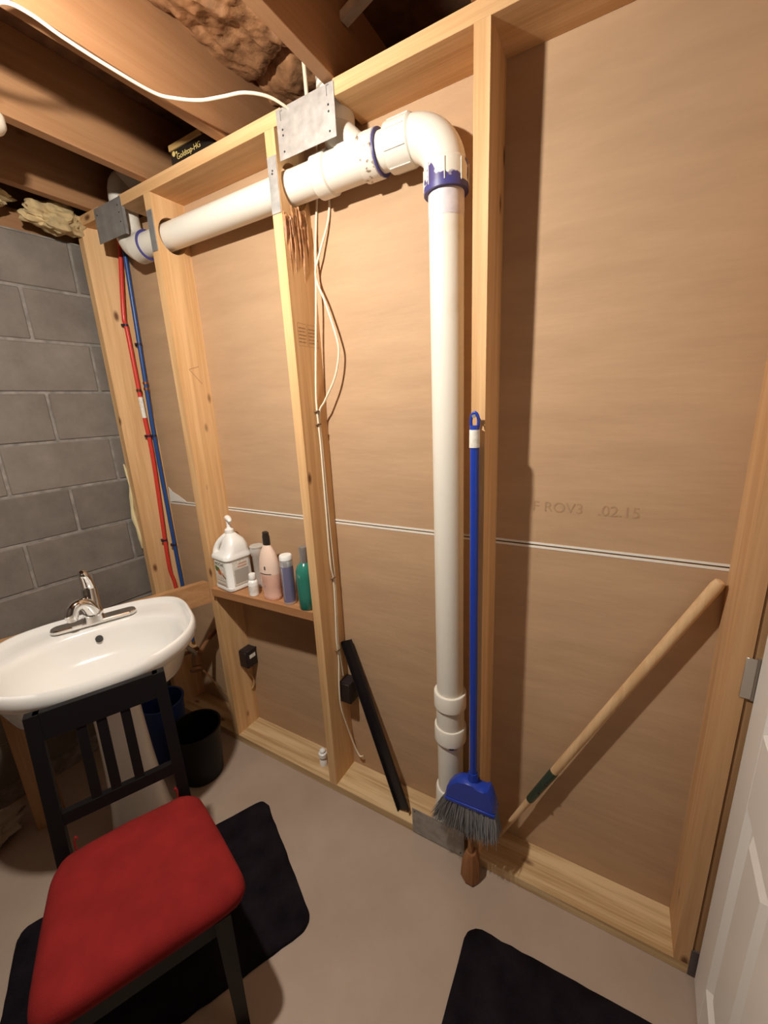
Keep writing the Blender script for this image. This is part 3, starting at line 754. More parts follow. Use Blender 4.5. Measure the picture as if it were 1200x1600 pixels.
# gallon jug with pump
jc = Vector((0.333, 0.053, SZ)); ja = R(-9)
jx = Vector((math.cos(ja), math.sin(ja), 0)); jy = Vector((-math.sin(ja), math.cos(ja), 0))
def rsq(hx, hy, r, n=6):
    pts = []
    for sx, sy, a0 in ((1, 1, 0), (-1, 1, 90), (-1, -1, 180), (1, -1, 270)):
        for k in range(n + 1):
            a = R(a0 + 90 * k / n); pts.append((sx * (hx - r) + r * math.cos(a), sy * (hy - r) + r * math.sin(a)))
    return pts
def jring(hx, hy, r, z, ox=0.0, oy=0.0): return [jc + jx * (x + ox) + jy * (y + oy) + Vector((0, 0, z)) for x, y in rsq(hx, hy, r)]
jug = empty('pump_jug', jc, 'big white gallon jug with pump top and fruit label at the shelf end', 'jug', 'bottles on the board shelf')
body = obj('body', rings_bm([jring(0.058, 0.056, 0.02, 0.0), jring(0.066, 0.064, 0.024, 0.006), jring(0.067, 0.065, 0.024, 0.018), jring(0.063, 0.061, 0.022, 0.024),
                             jring(0.064, 0.062, 0.026, 0.142), jring(0.071, 0.069, 0.030, 0.150), jring(0.071, 0.069, 0.032, 0.160), jring(0.067, 0.065, 0.034, 0.168),
                             jring(0.050, 0.058, 0.034, 0.178, 0.015, 0.006), jring(0.047, 0.052, 0.034, 0.200, 0.017, 0.009), jring(0.039, 0.041, 0.030, 0.226, 0.015, 0.010), jring(0.025, 0.025, 0.023, 0.249, 0.009, 0.006), jring(0.018, 0.018, 0.0179, 0.258, 0.006, 0.004)]), 'white_plastic', jug)
def jp(x, y, z): return jc + jx * x + jy * y + Vector((0, 0, z))
obj('handle', tube([jp(-0.050, -0.045, 0.158), jp(-0.051, -0.040, 0.182), jp(-0.038, -0.029, 0.213), jp(-0.012, -0.010, 0.240), jp(0.004, 0.002, 0.248)], [0.016, 0.013, 0.013, 0.014, 0.013], 14, sm=5), 'white_plastic', jug)
nk = jp(0.006, 0.004, 0.256)
obj('pump_collar', lathe([(0.020, 0), (0.020, 0.016), (0.015, 0.020), (0.010, 0.025), (0.0085, 0.027), (0.0085, 0.058)], nk, seg=20), 'white_plastic', jug)
obj('pump_head', tube([nk + Vector((-0.014, 0.004, 0.066)), nk + Vector((0, 0, 0.068)), nk + Vector((0.022, -0.010, 0.064)), nk + Vector((0.032, -0.015, 0.056))], [0.010, 0.0135, 0.011, 0.006], 12, sm=4), 'white_plastic', jug)
# front label (faces the room) and side label
def face_patch(name, x0, x1, z0, z1, mat, parent, side=0, t=0.0006):
    if side == 0: c = jp((x0 + x1) / 2, -0.0632, (z0 + z1) / 2); a, b = jx, jy
    else: c = jp(0.0652, (x0 + x1) / 2, (z0 + z1) / 2); a, b = jy, jx
    return obj(name, obox(c, a, b, (0, 0, 1), abs(x1 - x0) / 2, t, (z1 - z0) / 2), mat, parent, sm=False)
fl = face_patch('front_label', -0.042, 0.042, 0.026, 0.138, 'label_white', jug)
text('lettering', 'MOCHE', 0.0195, jp(-0.037, -0.0642, 0.125), jx, (0, 0, 1), 'ink', fl)
def blob(name, x, z, r, mat, ex=1.0, ez=1.0, parent=fl):
    return obj(name, lathe([(r, 0), (r, 0.0008)], jp(x, -0.0638, z), -jy, 14, ex=ex, ey=ez, xdir=jx), mat, parent, sm=False)
blob('print', -0.020, 0.100, 0.014, 'ink_green', 1.3, 0.8); blob('print', -0.030, 0.108, 0.008, 'ink_green')
blob('print', -0.006, 0.088, 0.013, 'ink_orange'); blob('print', 0.014, 0.082, 0.011, 'ink_pinkish', 1.6, 0.6)
obj('print', obox(jp(0.016, -0.0638, 0.078), (jx * 0.86 - Vector((0, 0, 0.5))).normalized(), jy, (jx * 0.5 + Vector((0, 0, 0.86))).normalized(), 0.026, 0.0006, 0.004), 'ink_brown', fl, sm=False)
for z, mat, w in ((0.064, 'ink_pinkish', 0.03), (0.057, 'ink_pinkish', 0.026), (0.048, 'ink_brown', 0.034), (0.034, 'ink_pinkish', 0.034), (0.029, 'ink_brown', 0.034)):
    face_patch('print', -0.036, -0.036 + 2 * w, z - 0.0012, z + 0.0012, mat, fl, t=0.0009)
sl = face_patch('side_label', -0.040, 0.040, 0.026, 0.138, 'label_white', jug, 1)
for z0, z1, mat, a, b in ((0.034, 0.100, 'ink_grey', -0.034, 0.036), (0.107, 0.114, 'ink_pinkish', -0.016, 0.030), (0.120, 0.127, 'ink_pinkish', -0.010, 0.030)):
    face_patch('print', a, b, z0, z1, mat, sl, 1, 0.0009)

def bottle(name, c, prof, mat, label, cat='bottle', seg=28, ex=1.0, ey=1.0, parts=()):
    t = empty(name, c, label, cat, 'bottles on the board shelf')
    obj('body', lathe(prof, c, seg=seg, ex=ex, ey=ey), mat, t)
    for n, pr, m in parts: obj(n, lathe(pr, c, seg=seg, ex=ex, ey=ey), m, t)
    return t
bottle('clear_tumbler', (0.452, 0.098, SZ), [(0.021, 0), (0.022, 0.01), (0.025, 0.15), (0.029, 0.155), (0.030, 0.185), (0.028, 0.190)], 'clear', 'clear upside-down plastic tumbler behind the small white bottle', 'cup', parts=[('rim', [(0.030, 0.188), (0.031, 0.191), (0.031, 0.196), (0.029, 0.198)], 'clear')])
sw = bottle('small_bottle', (0.492, 0.018, SZ), [(0.018, 0), (0.021, 0.003), (0.0215, 0.06), (0.019, 0.067), (0.0125, 0.072), (0.0125, 0.078)], 'white_plastic', 'smallest white bottle, standing in front of the jug and tumbler', parts=[('cap', [(0.0145, 0.076), (0.0150, 0.078), (0.0145, 0.098), (0.013, 0.100)], 'white_plastic'), ('label', [(0.0217, 0.018), (0.0217, 0.048)], 'label_white')])
pk = bottle('shampoo_bottle', (0.588, 0.034, SZ), [(0.040, 0), (0.043, 0.004), (0.043, 0.018), (0.0415, 0.022), (0.046, 0.06), (0.0495, 0.10), (0.0495, 0.118)], 'pink', 'tall pink bottle with black cap in the middle of the shelf', ey=0.72,
            parts=[('shoulder', [(0.0495, 0.118), (0.0485, 0.150), (0.043, 0.182), (0.033, 0.210), (0.020, 0.234), (0.0150, 0.241)], 'pink_pale'), ('cap', [(0.0175, 0.240), (0.0175, 0.275), (0.015, 0.285), (0.016, 0.292), (0.010, 0.296)], 'cap_black')])
for z0, z1, a0, a1, m in ((0.140, 0.156, -84, -76, 'ink'), (0.120, 0.1235, -118, -48, 'ink'), (0.105, 0.1065, -110, -70, 'ink_pinkish'), (0.096, 0.0975, -112, -68, 'ink_pinkish'), (0.088, 0.0895, -110, -72, 'ink_pinkish'), (0.065, 0.067, -96, -88, 'ink')):
    rr = []
    for z in (z0, z1):
        rr.append([Vector((0.588 + 0.0503 * math.cos(R(a)), 0.034 + 0.0503 * 0.72 * math.sin(R(a)), SZ + z)) for a in np.linspace(a0, a1, 8)])
    obj('print', rings_bm(rr, False, False, closed=False), m, pk, sm=False)
bottle('spray_can', (0.690, 0.030, SZ), [(0.025, 0), (0.0265, 0.003), (0.0265, 0.012)], 'can_silver', 'slim violet and silver spray can next to the pink bottle', 'can',
       parts=[('wrap', [(0.0264, 0.012), (0.0264, 0.165)], 'can_blue'), ('shoulder', [(0.0266, 0.165), (0.0266, 0.185), (0.024, 0.190)], 'can_silver'), ('cap', [(0.0245, 0.190), (0.0265, 0.192), (0.0262, 0.206), (0.023, 0.211)], 'white_plastic')])
obj('stripe', box((0.6855, 0.0030, SZ + 0.02), (0.6905, 0.0040, SZ + 0.16)), 'can_silver', bpy.data.objects['spray_can'], sm=False)
bottle('green_bottle', (0.786, 0.032, SZ), [(0.034, 0), (0.037, 0.004), (0.038, 0.06), (0.0395, 0.135), (0.038, 0.158), (0.030, 0.180), (0.018, 0.193), (0.015, 0.196)], 'green', 'dark green bottle with grey cap against the third stud',
       parts=[('cap', [(0.0165, 0.194), (0.0165, 0.255), (0.015, 0.258)], 'silver_cap')])

# ================================================================== SINK, SUPPORT, THINGS UNDER IT
SA = math.atan2(0.418, 0.908)
wv = Vector((math.sin(SA), math.cos(SA), 0)); nv = Vector((math.cos(SA), -math.sin(SA), 0))
def S(w, n, z): return wv * w + nv * n + Vector((0, 0, z))
W0 = -0.352
NSEG = 72
def outl(a, s=1.0, front=0.755, back=0.200, half=0.322, nc=0.47):
    c, sn = math.cos(a), math.sin(a)
    def sg(v, p): return math.copysign(abs(v) ** p, v)
    if sn >= 0: w, n = half * sg(c, 0.95), (front - nc) * sg(sn, 0.93)
    else: w, n = half * sg(c, 0.62), (nc - back) * sg(sn, 0.50)
    return w * s, nc + n * s
def basin(a, s=1.0):
    c, sn = math.cos(a), math.sin(a)
    w = 0.272 * math.copysign(abs(c) ** 0.9, c); n = (0.225 if sn >= 0 else 0.185) * math.copysign(abs(sn) ** 0.85, sn)
    return w * s, 0.500 + n * s
AN = [2 * math.pi * k / NSEG for k in range(NSEG)]
def ring_o(s, z): return [S(W0 + outl(a, s)[0], outl(a, s)[1], z) for a in AN]
def ring_b(s, z, zb=None): return [S(W0 + basin(a, s)[0], basin(a, s)[1], z) for a in AN]
def ring_mix(t, z): return [S(W0 + outl(a, 0.93)[0] * (1 - t) + basin(a)[0] * t, outl(a, 0.93)[1] * (1 - t) + basin(a)[1] * t, z) for a in AN]
sink = empty('pedestal_sink', S(W0, 0.42, 0), 'white ceramic pedestal sink standing in the corner before the grey blocks', 'sink')
rg = [ring_b(0.25, 0.680), ring_b(0.66, 0.698), ring_b(0.92, 0.745), ring_o(0.90, 0.815), ring_o(0.965, 0.833), ring_o(0.993, 0.846), ring_o(1.0, 0.860), ring_o(0.997, 0.874), ring_o(0.985, 0.885), ring_o(0.965, 0.893), ring_o(0.945, 0.890),
      ring_o(0.925, 0.879), ring_mix(0.2, 0.873), ring_mix(0.6, 0.870), ring_mix(0.88, 0.867), ring_b(0.985, 0.860), ring_b(0.955, 0.838), ring_b(0.90, 0.800), ring_b(0.83, 0.772), ring_b(0.72, 0.752), ring_b(0.62, 0.743), ring_b(0.55, 0.730), ring_b(0.45, 0.718), ring_b(0.25, 0.711), ring_b(0.08, 0.709)]
bas = obj('basin', rings_bm(rg), 'ceramic', sink, ang=80)
obj('drain', lathe([(0.022, 0), (0.022, 0.002), (0.012, 0.003), (0.010, 0.0)], S(W0, 0.50, 0.7105), seg=20), 'chrome', bas)
ovn = (nv * 0.80 + Vector((0, 0, 0.6))).normalized()
obj('overflow', lathe([(0.0125, -0.006), (0.0125, 0.0045), (0.010, 0.005)], S(W0 + 0.002, 0.330, 0.826), ovn, 20), 'dark', bas)
bm = bmesh.new()
prof = [(0.110, 0.0), (0.112, 0.02), (0.106, 0.05), (0.094, 0.16), (0.084, 0.32), (0.078, 0.50), (0.077, 0.60), (0.088, 0.66), (0.11, 0.70)]
rings = []
for r, z in prof:
    rings.append([S(W0 + 0.008 + r * math.copysign(abs(math.cos(a)) ** 0.7, math.cos(a)), 0.415 + 0.86 * r * math.copysign(abs(math.sin(a)) ** 0.7, math.sin(a)), z) for a in [2 * math.pi * k / 40 for k in range(40)]])
obj('pedestal', rings_bm(rings, bm=bm), 'ceramic_pedestal', sink, ang=60)
# faucet
fa = empty('faucet', S(W0, 0.275, 0.876), 'chrome single-lever faucet on the sink ledge', 'faucet')
FZ = 0.876
def stad(hl, hr, n=12):
    p = []
    for k in range(n + 1): a = -math.pi / 2 + math.pi * k / n; p.append((hl - hr + hr * math.cos(a), hr * math.sin(a)))
    for k in range(n + 1): a = math.pi / 2 + math.pi * k / n; p.append((-(hl - hr) + hr * math.cos(a), hr * math.sin(a)))
    return p
def fring(hl, hr, z): return [S(W0 + w, 0.275 + n, FZ + z) for w, n in stad(hl, hr)]
obj('base_plate', rings_bm([fring(0.140, 0.028, 0), fring(0.140, 0.028, 0.010), fring(0.137, 0.025, 0.014)]), 'chrome', fa, ang=35)
obj('body', tube([S(W0, 0.277, FZ + 0.012), S(W0, 0.277, FZ + 0.035), S(W0, 0.272, FZ + 0.065), S(W0 + 0.002, 0.266, FZ + 0.10), S(W0 + 0.004, 0.262, FZ + 0.136)], [0.036, 0.034, 0.030, 0.028, 0.026], 24, sm=4), 'chrome', fa)
sp = obj('spout', tube([S(W0 + 0.004, 0.282, FZ + 0.035), S(W0 - 0.010, 0.294, FZ + 0.080), S(W0 - 0.030, 0.306, FZ + 0.098), S(W0 - 0.050, 0.316, FZ + 0.092), S(W0 - 0.060, 0.321, FZ + 0.072), S(W0 - 0.062, 0.322, FZ + 0.056)], [0.026, 0.024, 0.022, 0.0215, 0.022, 0.021], 20, sm=5), 'chrome', fa)
obj('aerator', lathe([(0.0175, 0), (0.0175, -0.010), (0.014, -0.011)], S(W0 - 0.062, 0.322, FZ + 0.056), seg=18), 'chrome', sp)
obj('lever', tube([S(W0 + 0.004, 0.258, FZ + 0.130), S(W0 + 0.004, 0.262, FZ + 0.153), S(W0 + 0.002, 0.275, FZ + 0.183), S(W0 - 0.002, 0.292, FZ + 0.208), S(W0 - 0.004, 0.300, FZ + 0.216)], [0.026, 0.028, 0.025, 0.019, 0.008], 18, sm=5, flat=0.75), 'chrome', fa)

# wooden support: ledger from the second stud to a post
sf = empty('sink_support', S(-0.67, 0.155, 0), 'reddish wooden ledger and post frame behind the sink', 'wooden frame')
_lg = []
for (w_, n_, zt_) in ((-0.712, 0.180, 0.852), (0.0865, 0.190, 0.884)):
    a_, b_ = S(w_, n_, 0), S(w_, n_ - 0.038, 0)
    if w_ > 0: a_.y = b_.y = -0.0006
    _lg.append([Vector((a_.x, a_.y, zt_ - 0.106)), Vector((a_.x, a_.y, zt_)), Vector((b_.x, b_.y, zt_)), Vector((b_.x, b_.y, zt_ - 0.106))])
obj('ledger', rings_bm(_lg), 'ledger', sf, ang=30)
obj('post', obox(S(-0.665, 0.160, 0.3725), wv, nv, (0, 0, 1), 0.046, 0.019, 0.3725, 0.0015), 'post', sf, ang=30)

# shut-off valves and hoses below the sink
vv = empty('shutoff_valve', (0.05, 0.0, 0.50), 'tarnished brown shut-off valve with hoses half hidden under the sink', 'valve')
obj('body', lathe([(0.014, -0.035), (0.020, -0.03), (0.022, 0.0), (0.020, 0.03), (0.012, 0.035)], (0.10, -0.06, 0.47), (0.5, -0.4, -0.6), 18), 'brown_valve', vv)
obj('stub_pipe', tube([(0.00, 0.135, 0.50), (0.03, 0.06, 0.49), (0.09, -0.04, 0.48)], 0.012, 14, sm=4), 'brown_valve', vv)
obj('handle', lathe([(0.028, 0), (0.031, 0.006), (0.028, 0.014)], (0.115, -0.075, 0.440), (0.5, -0.4, -0.6), 16), 'brown_valve', vv)
obj('hose', tube([(0.10, -0.06, 0.50), (0.15, -0.10, 0.56), (0.18, -0.16, 0.64), (0.20, -0.22, 0.72)], 0.010, 12, sm=5), 'braid', vv)
obj('hose', tube([(0.06, -0.02, 0.50), (0.10, -0.12, 0.54), (0.16, -0.20, 0.62), (0.18, -0.28, 0.71)], 0.011, 12, sm=5), 'brown_valve', vv)
cable('supply_cable', [(0.11, -0.05, 0.42), (0.135, -0.025, 0.36), (0.165, 0.0, 0.28), (0.19, 0.02, 0.235), (XB - 0.004, 0.035, 0.225)], 0.0045, 'tan cable sloping from the valve under the sink to the second stud', mat='tan')

# bins and sack on the floor
def bin_(name, c, r0, r1, h, mat, label):
    t = empty(name, c, label, 'bin')
    prof = [(r0, 0.0), (r0 + 0.004, 0.004), (r1, h), (r1 - 0.004, h), (r0, 0.012), (0.002, 0.010)]
    obj('shell', lathe(prof, c, seg=36), mat, t)
    obj('rim', lathe([(r1 - 0.002, h - 0.010), (r1 + 0.004, h - 0.010), (r1 + 0.005, h), (r1 + 0.002, h + 0.003), (r1 - 0.003, h)], c, seg=36, caps=False), mat, t)
    return t
bin_('waste_bin', (0.238, -0.208, 0), 0.086, 0.108, 0.255, 'black_plastic', 'small round black waste bin on the floor under the sink rim')
bk = bin_('bucket', (0.022, -0.222, 0), 0.075, 0.096, 0.33, 'blue_plastic', 'dark blue bucket behind the black waste bin')
bk['category'] = 'bucket'
tag(obj('crumpled_sack', lumps((-0.235, -0.86, 0.052), (0.075, 0.13, 0.062), 1.7, 0.35), 'sack'), 'crumpled pale sack lying on the floor at the left edge behind the post', 'sack')

# white pipe stubs on the sole plate
def stub(x, y, label, h=0.085):
    t = empty('pipe_plug', (x, y, 0.038), label, 'plug', 'white plastic plugs on the sole plate')
    obj('stem', lathe([(0.017, 0), (0.017, 0.030), (0.014, 0.034), (0.014, 0.044), (0.019, 0.048), (0.019, h - 0.02), (0.014, h - 0.016)], (x, y, 0.038), seg=20), 'white_plastic', t)
    obj('knob', lathe([(0.012, h - 0.018), (0.014, h - 0.006), (0.009, h + 0.001), (0.002, h + 0.003)], (x, y, 0.038), seg=18), 'white_plastic', t)
stub(0.752, 0.060, 'white plastic plug on the sole plate left of the third stud')
stub(0.172, 0.080, 'white plastic plug in the shade left of the second stud', 0.075)

# ================================================================== CHAIR WITH CUSHION, MATS
CA = math.atan2(0.44, 0.898)
cw = Vector((math.sin(CA), math.cos(CA), 0)); cn = Vector((math.cos(CA), -math.sin(CA), 0))
CW = -0.326
def K(w, n, z): return cw * (CW + w) + cn * n + Vector((0, 0, z))
chair = empty('dining_chair', K(0, 1.06, 0), 'black wooden slat-back chair with its back against the sink', 'chair')
def back_n(z): return 0.885 - (z - 0.43) * 0.235 if z > 0.43 else 0.885 - (0.43 - z) * 0.10
for s in (-1, 1):
    bm = bmesh.new()
    rings = []
    for z in (0.015, 0.2, 0.40, 0.46, 0.60, 0.75, 0.866):
        n = back_n(z); hw = 0.0165; hn = 0.014 if z > 0.5 else 0.018
        rings.append([K(-0.008 + s * 0.155 + a * hw, n + b * hn, z) for a, b in ((-1, -1), (1, -1), (1, 1), (-1, 1))])
    obj('rear_leg', rings_bm(rings, bm=bm), 'black_wood', chair, ang=30)
    rings = []
    for z, hw in ((0.015 if s < 0 else 0.0, 0.015), (0.43, 0.020)):
        rings.append([K(s * 0.168 + a * hw, 1.252 + b * hw, z) for a, b in ((-1, -1), (1, -1), (1, 1), (-1, 1))])
    obj('front_leg', rings_bm(rings), 'black_wood', chair, ang=30)
    obj('side_rail', beam(K(-0.008 + s * 0.155, 0.895, 0.40), K(s * 0.168, 1.245, 0.40), 0.022, 0.05, cw), 'black_wood', chair, ang=30)
    obj('side_stretcher', beam(K(-0.008 + s * 0.155, 0.86, 0.17), K(s * 0.168, 1.252, 0.17), 0.018, 0.028, cw), 'black_wood', chair, ang=30)
def xrail(z0, z1, th=0.018, hw=0.152, name='rail'):
    a, b = back_n(z0), back_n(z1)
    rr = [[K(w - 0.008, a + d, z0) for w, d in ((-hw, -th / 2), (hw, -th / 2), (hw, th / 2), (-hw, th / 2))], [K(w - 0.008, b + d, z1) for w, d in ((-hw, -th / 2), (hw, -th / 2), (hw, th / 2), (-hw, th / 2))]]
    obj(name, rings_bm(rr), 'black_wood', chair, ang=30)
xrail(0.792, 0.866, 0.020, name='top_rail'); xrail(0.548, 0.580, 0.020, name='lower_rail')
for w in (-0.064, -0.016, 0.044):
    rr = []
    for z in (0.572, 0.68, 0.80):
        n = back_n(z); rr.append([K(w + a * 0.0125, n + b * 0.006, z) for a, b in ((-1, -1), (1, -1), (1, 1), (-1, 1))])
    obj('slat', rings_bm(rr), 'black_wood', chair, ang=30)
obj('front_rail', beam(K(-0.165, 1.250, 0.40), K(0.165, 1.250, 0.40), 0.05, 0.022, (0, 0, 1)), 'black_wood', chair, ang=30)
rr = []
for z, e in ((0.425, 0.0), (0.429, 0.004), (0.441, 0.004), (0.445, 0.0)):
    rr.append([K(w, n, z) for w, n in ((-0.162 - e, 0.905), (0.162 + e, 0.905), (0.198 + e, 1.02), (0.202 + e, 1.262 + e), (-0.202 - e, 1.262 + e), (-0.198 - e, 1.02))])
obj('seat', rings_bm(rr), 'black_wood', chair, ang=30)
# cushion: puffy trapezoid
def cush_out(a):
    c, s = math.cos(a), math.sin(a)
    p = 0.24
    u, v = math.copysign(abs(c) ** p, c), math.copysign(abs(s) ** p, s)
    return u, v
CN0, CN1 = 0.902, 1.292
def cpt(u, v, s):
    n = (CN0 + CN1) / 2 + v * s * (CN1 - CN0) / 2
    t = (v * s + 1) / 2
    hw = 0.178 + 0.046 * t ** 0.8
    return u * s * hw + 0.020 * t, n
rings = []
for s, zz in ((0.0, 0.4475), (0.6, 0.4465), (0.9, 0.4465), (0.975, 0.453), (1.0, 0.470), (0.985, 0.487), (0.94, 0.499), (0.85, 0.507), (0.65, 0.512), (0.4, 0.512), (0.2, 0.5125), (0.02, 0.5125)):
    row = []
    for k in range(64):
        u, v = cush_out(2 * math.pi * k / 64); w, n = cpt(u, v, max(s, 0.02))
        P = K(w, n, zz)
        if zz > 0.47: P.z += 0.006 * fbm((P.x * 9, P.y * 9, 2.0)) + 0.004 * fbm((P.x * 22, P.y * 22, 5.0))
        row.append(P)
    rings.append(row)
cu = empty('seat_cushion', K(0, 1.09, 0.447), 'bright red fabric cushion lying on the black chair seat', 'cushion')
obj('pad', rings_bm(rings), 'cushion', cu, ang=80)
for s in (-1, 1): obj('tie', tube([K(s * 0.128, 0.908, 0.490), K(s * 0.130, 0.898, 0.508), K(s * 0.126, 0.894, 0.520), K(s * 0.120, 0.896, 0.512)], [0.006, 0.007, 0.006, 0.003], 8, sm=4, flat=0.4), 'cushion', cu)

def rug(name, c, ux, hx, hy, label):
    ux = Vector(ux).normalized(); uy = Vector((-ux.y, ux.x, 0)); c = Vector(c)
    rr = []
    base = rsq(hx, hy, 0.045, 7)
    # subdivide edges so the border can be a little uneven
    pts = []
    for i, p in enumerate(base):
        q = base[(i + 1) % len(base)]; L = math.dist(p, q); m = max(1, int(L / 0.03))
        pts += [(p[0] + (q[0] - p[0]) * j / m, p[1] + (q[1] - p[1]) * j / m) for j in range(m)]
    for ins, z in ((0.0, 0.001), (0.0, 0.008), (0.006, 0.0135), (0.03, 0.0145), (0.2, 0.0145)):
        row = []
        for x, y in pts:
            k = 1 - ins / min(hx, hy)
            P = c + ux * (x * k) + uy * (y * k) + Vector((0, 0, z))
            if ins < 0.02: P += (ux * x + uy * y).normalized() * 0.003 * fbm((P.x * 40, P.y * 40, 0.5))
            row.append(P)
        rr.append(row)
    return tag(obj(name, rings_bm(rr), 'mat', ang=60), label, 'mat', 'black bath mats')
rug('bath_mat', ((0.62 + 1.10 + 0.69 + 0.21) / 4, (-0.185 - 0.435 - 1.145 - 0.915) / 4 + 0.003, 0), (0.47, -0.25, 0), 0.268, 0.415, 'black plush mat spread on the floor under the chair')
rug('bath_mat', (1.815, -0.59, 0), (1, 0.035, 0), 0.272, 0.415, 'black plush mat in the foreground on the floor near the door')

# ================================================================== BROOM, STICKS
HX, HYb = 1.4855, -0.026
br = empty('broom', (1.485, -0.03, 0.2), 'blue broom with grey bristles hanging on the stud beside the pipe', 'broom')
obj('handle', tube([(1.490, HYb, 0.42), (HX, HYb, 1.565)], 0.0118, 18), 'broom_blue', br)
gp = obj('grip', lathe([(0.0128, 1.563), (0.0128, 1.572), (0.0122, 1.576)], (HX, HYb, 0), seg=18), 'broom_blue', br)
loop = [(HX - 0.0095, HYb, 1.572), (HX - 0.010, HYb, 1.590), (HX - 0.007, HYb, 1.603), (HX, HYb, 1.609), (HX + 0.007, HYb, 1.603), (HX + 0.010, HYb, 1.590), (HX + 0.0095, HYb, 1.572)]
obj('hang_loop', tube(loop, 0.0042, 10, sm=4), 'broom_blue', br)
obj('label', tube([(HX, HYb, 1.518), (HX, HYb, 1.565)], 0.0138, 18, caps=False), 'label_white', br)
obj('nail', lathe([(0.0022, 0.0), (0.0022, 0.034), (0.005, 0.034), (0.005, 0.036)], (HX, 0.0, 1.600), (0, -1, 0), 8), 'steel_dull', br)
# blue head: slanted cap, left shoulder lower
hy0, hy1 = -0.052, -0.004
capo = [(1.400, 0.302), (1.397, 0.322), (1.403, 0.352), (1.420, 0.382), (1.442, 0.402), (1.468, 0.410), (1.500, 0.412), (1.512, 0.402), (1.535, 0.402), (1.548, 0.412), (1.556, 0.400), (1.568, 0.362), (1.572, 0.335), (1.570, 0.318), (1.52, 0.311), (1.46, 0.306)]
fr = Matrix(((1, 0, 0, 0), (0, 0, -1, 0), (0, 1, 0, 0), (0, 0, 0, 1)))
bm = bmesh.new()
cx0, cz0 = 1.487, 0.345
def cr(s, y): return [Vector((cx0 + (x - cx0) * s, y, cz0 + (z - cz0) * s)) for x, z in capo]
obj('head', rings_bm([cr(0.93, hy1 - 0.002), cr(1.0, hy1 - 0.010), cr(1.0, hy0 + 0.010), cr(0.93, hy0)]), 'broom_blue', br, ang=50)
obj('socket', tube([(1.490, HYb, 0.395), (1.490, HYb, 0.44)], [0.019, 0.0145], 18), 'broom_blue', br)
obj('lip', obox((1.485, (hy0 + hy1) / 2, 0.316), (0.998, 0, 0.055), (0, 1, 0), (-0.055, 0, 0.998), 0.087, 0.027, 0.006, 0.003), 'broom_blue', br)
bm = bmesh.new()
for k in range(1500):
    u = random.random(); v = random.random()
    x0 = 1.402 + 0.166 * u; y0 = hy0 + 0.003 + (hy1 - hy0 - 0.006) * v; z0 = 0.316 + 0.008 * u
    spread = (u - 0.45)
    x1 = x0 + (-0.058 if u < 0.45 else 0.012) * (abs(spread) / 0.5) ** 1.1 + random.gauss(0, 0.007)
    y1 = y0 + (v - 0.5) * 0.02 - 0.012 + random.gauss(0, 0.006)
    z1 = 0.205 + 0.022 * u - 0.01 * math.sin(u * 3) + random.gauss(0, 0.007)
    r = 0.0011
    xm, ym, zm = (x0 + x1) / 2 + random.gauss(0, .002), (y0 + y1) / 2 - 0.002, (z0 + z1) / 2 + 0.004
    rings = []
    for (px, py, pz), rr_ in (((x0, y0, z0), r), ((xm, ym, zm), r), ((x1, y1, z1), r * 0.5)):
        rings.append([Vector((px + rr_ * math.cos(a), py + rr_ * math.sin(a), pz)) for a in (0, 2.094, 4.189)])
    rings_bm(rings, bm=bm)
tag(obj('bristles', bm, 'bristle', br), kind='stuff')

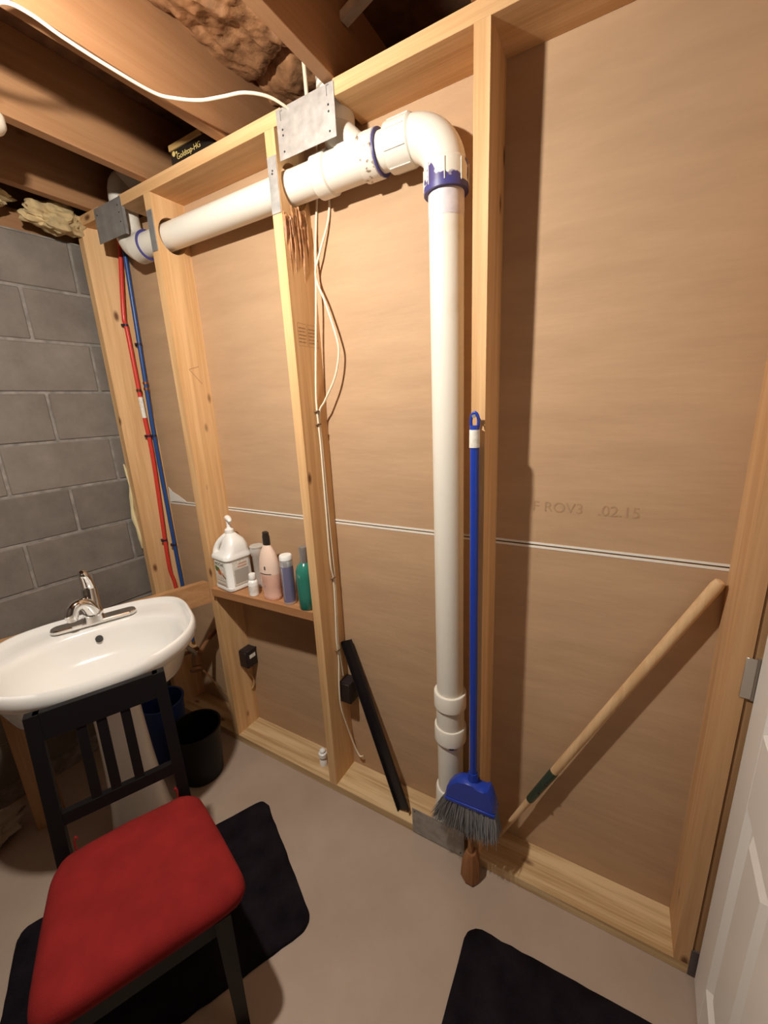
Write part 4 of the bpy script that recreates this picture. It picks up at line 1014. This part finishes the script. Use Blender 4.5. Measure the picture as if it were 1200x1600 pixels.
# black bar leaning in the bay
bb = empty('black_bar', (1.19, 0.03, 0.04), 'flat black metal bar leaning from the sole plate against the drywall', 'bar')
p0, p1 = Vector((1.190, 0.026, 0.0395)), Vector((0.893, 0.124, 0.690))
ax_ = (p1 - p0).normalized()
obj('web', beam(p0 + Vector((0, 0, 0.012)), p1, 0.054, 0.003, (1, 0, 0.4)), 'bar_black', bb, ang=30)
side = Vector((1, 0, 0.4)); side = (side - ax_ * side.dot(ax_)).normalized(); nrm = ax_.cross(side)
for s in (-1, 1):
    d = nrm if nrm.y < 0 else -nrm
    obj('flange', beam(p0 + Vector((0, 0, 0.012)) + side * s * 0.0255 + d * 0.006, p1 + side * s * 0.0255 + d * 0.006, 0.003, 0.012, side), 'bar_black', bb, ang=30)

# wooden handle with a green ferrule leaning against the door-side stud
wh = empty('wooden_pole', (1.56, 0.10, 0.04), 'long pale wooden tool handle with green ferrule leaning diagonally on the drywall', 'pole')
A_, B_ = Vector((1.552, 0.098, 0.058)), Vector((2.070, 0.114, 1.180))
def on(t): return A_.lerp(B_, t)
obj('shaft', tube([on(0.325), on(0.6), on(0.985), on(0.997), on(1.0)], [0.0135, 0.0140, 0.0148, 0.012, 0.006], 20), 'handle_wood', wh)
fe = obj('ferrule', tube([on(0.195), on(0.20), on(0.325), on(0.335)], [0.0115, 0.0130, 0.0148, 0.0142], 18), 'green_metal', wh)
d_ = (B_ - A_).normalized()
for t_ in (0.25, 0.29): obj('rivet', lathe([(0.005, 0.010), (0.005, 0.017), (0.003, 0.018)], on(t_), (0.1, -1, 0.05), 10), 'dark', fe)
obj('tang', tube([on(0.0), on(0.10), on(0.20)], [0.008, 0.0095, 0.0115], 16), 'handle_wood', wh)

# short dark wooden block handle standing in front of the sole plate
wb = empty('wooden_block', (1.497, -0.055, 0), 'short dark brown wooden handle end standing on the floor under the broom', 'wood block')
bl = []
for z, hx, hy, oy in ((0.0, 0.022, 0.026, -0.052), (0.01, 0.025, 0.029, -0.052), (0.085, 0.022, 0.026, -0.046), (0.112, 0.014, 0.018, -0.042)):
    bl.append([Vector((1.492 + x * 1.3, y + oy, z)) for x, y in ((-hx, -hy * 0.4), (-hx * 0.3, -hy), (hx * 0.5, -hy), (hx, -hy * 0.2), (hx * 0.8, hy), (-hx * 0.8, hy))])
obj('grip', rings_bm(bl), 'block_wood', wb, ang=20)
obj('neck', tube([(1.490, -0.042, 0.105), (1.488, -0.040, 0.14), (1.486, -0.038, 0.172)], [0.012, 0.009, 0.009], 12), 'block_wood', wb)
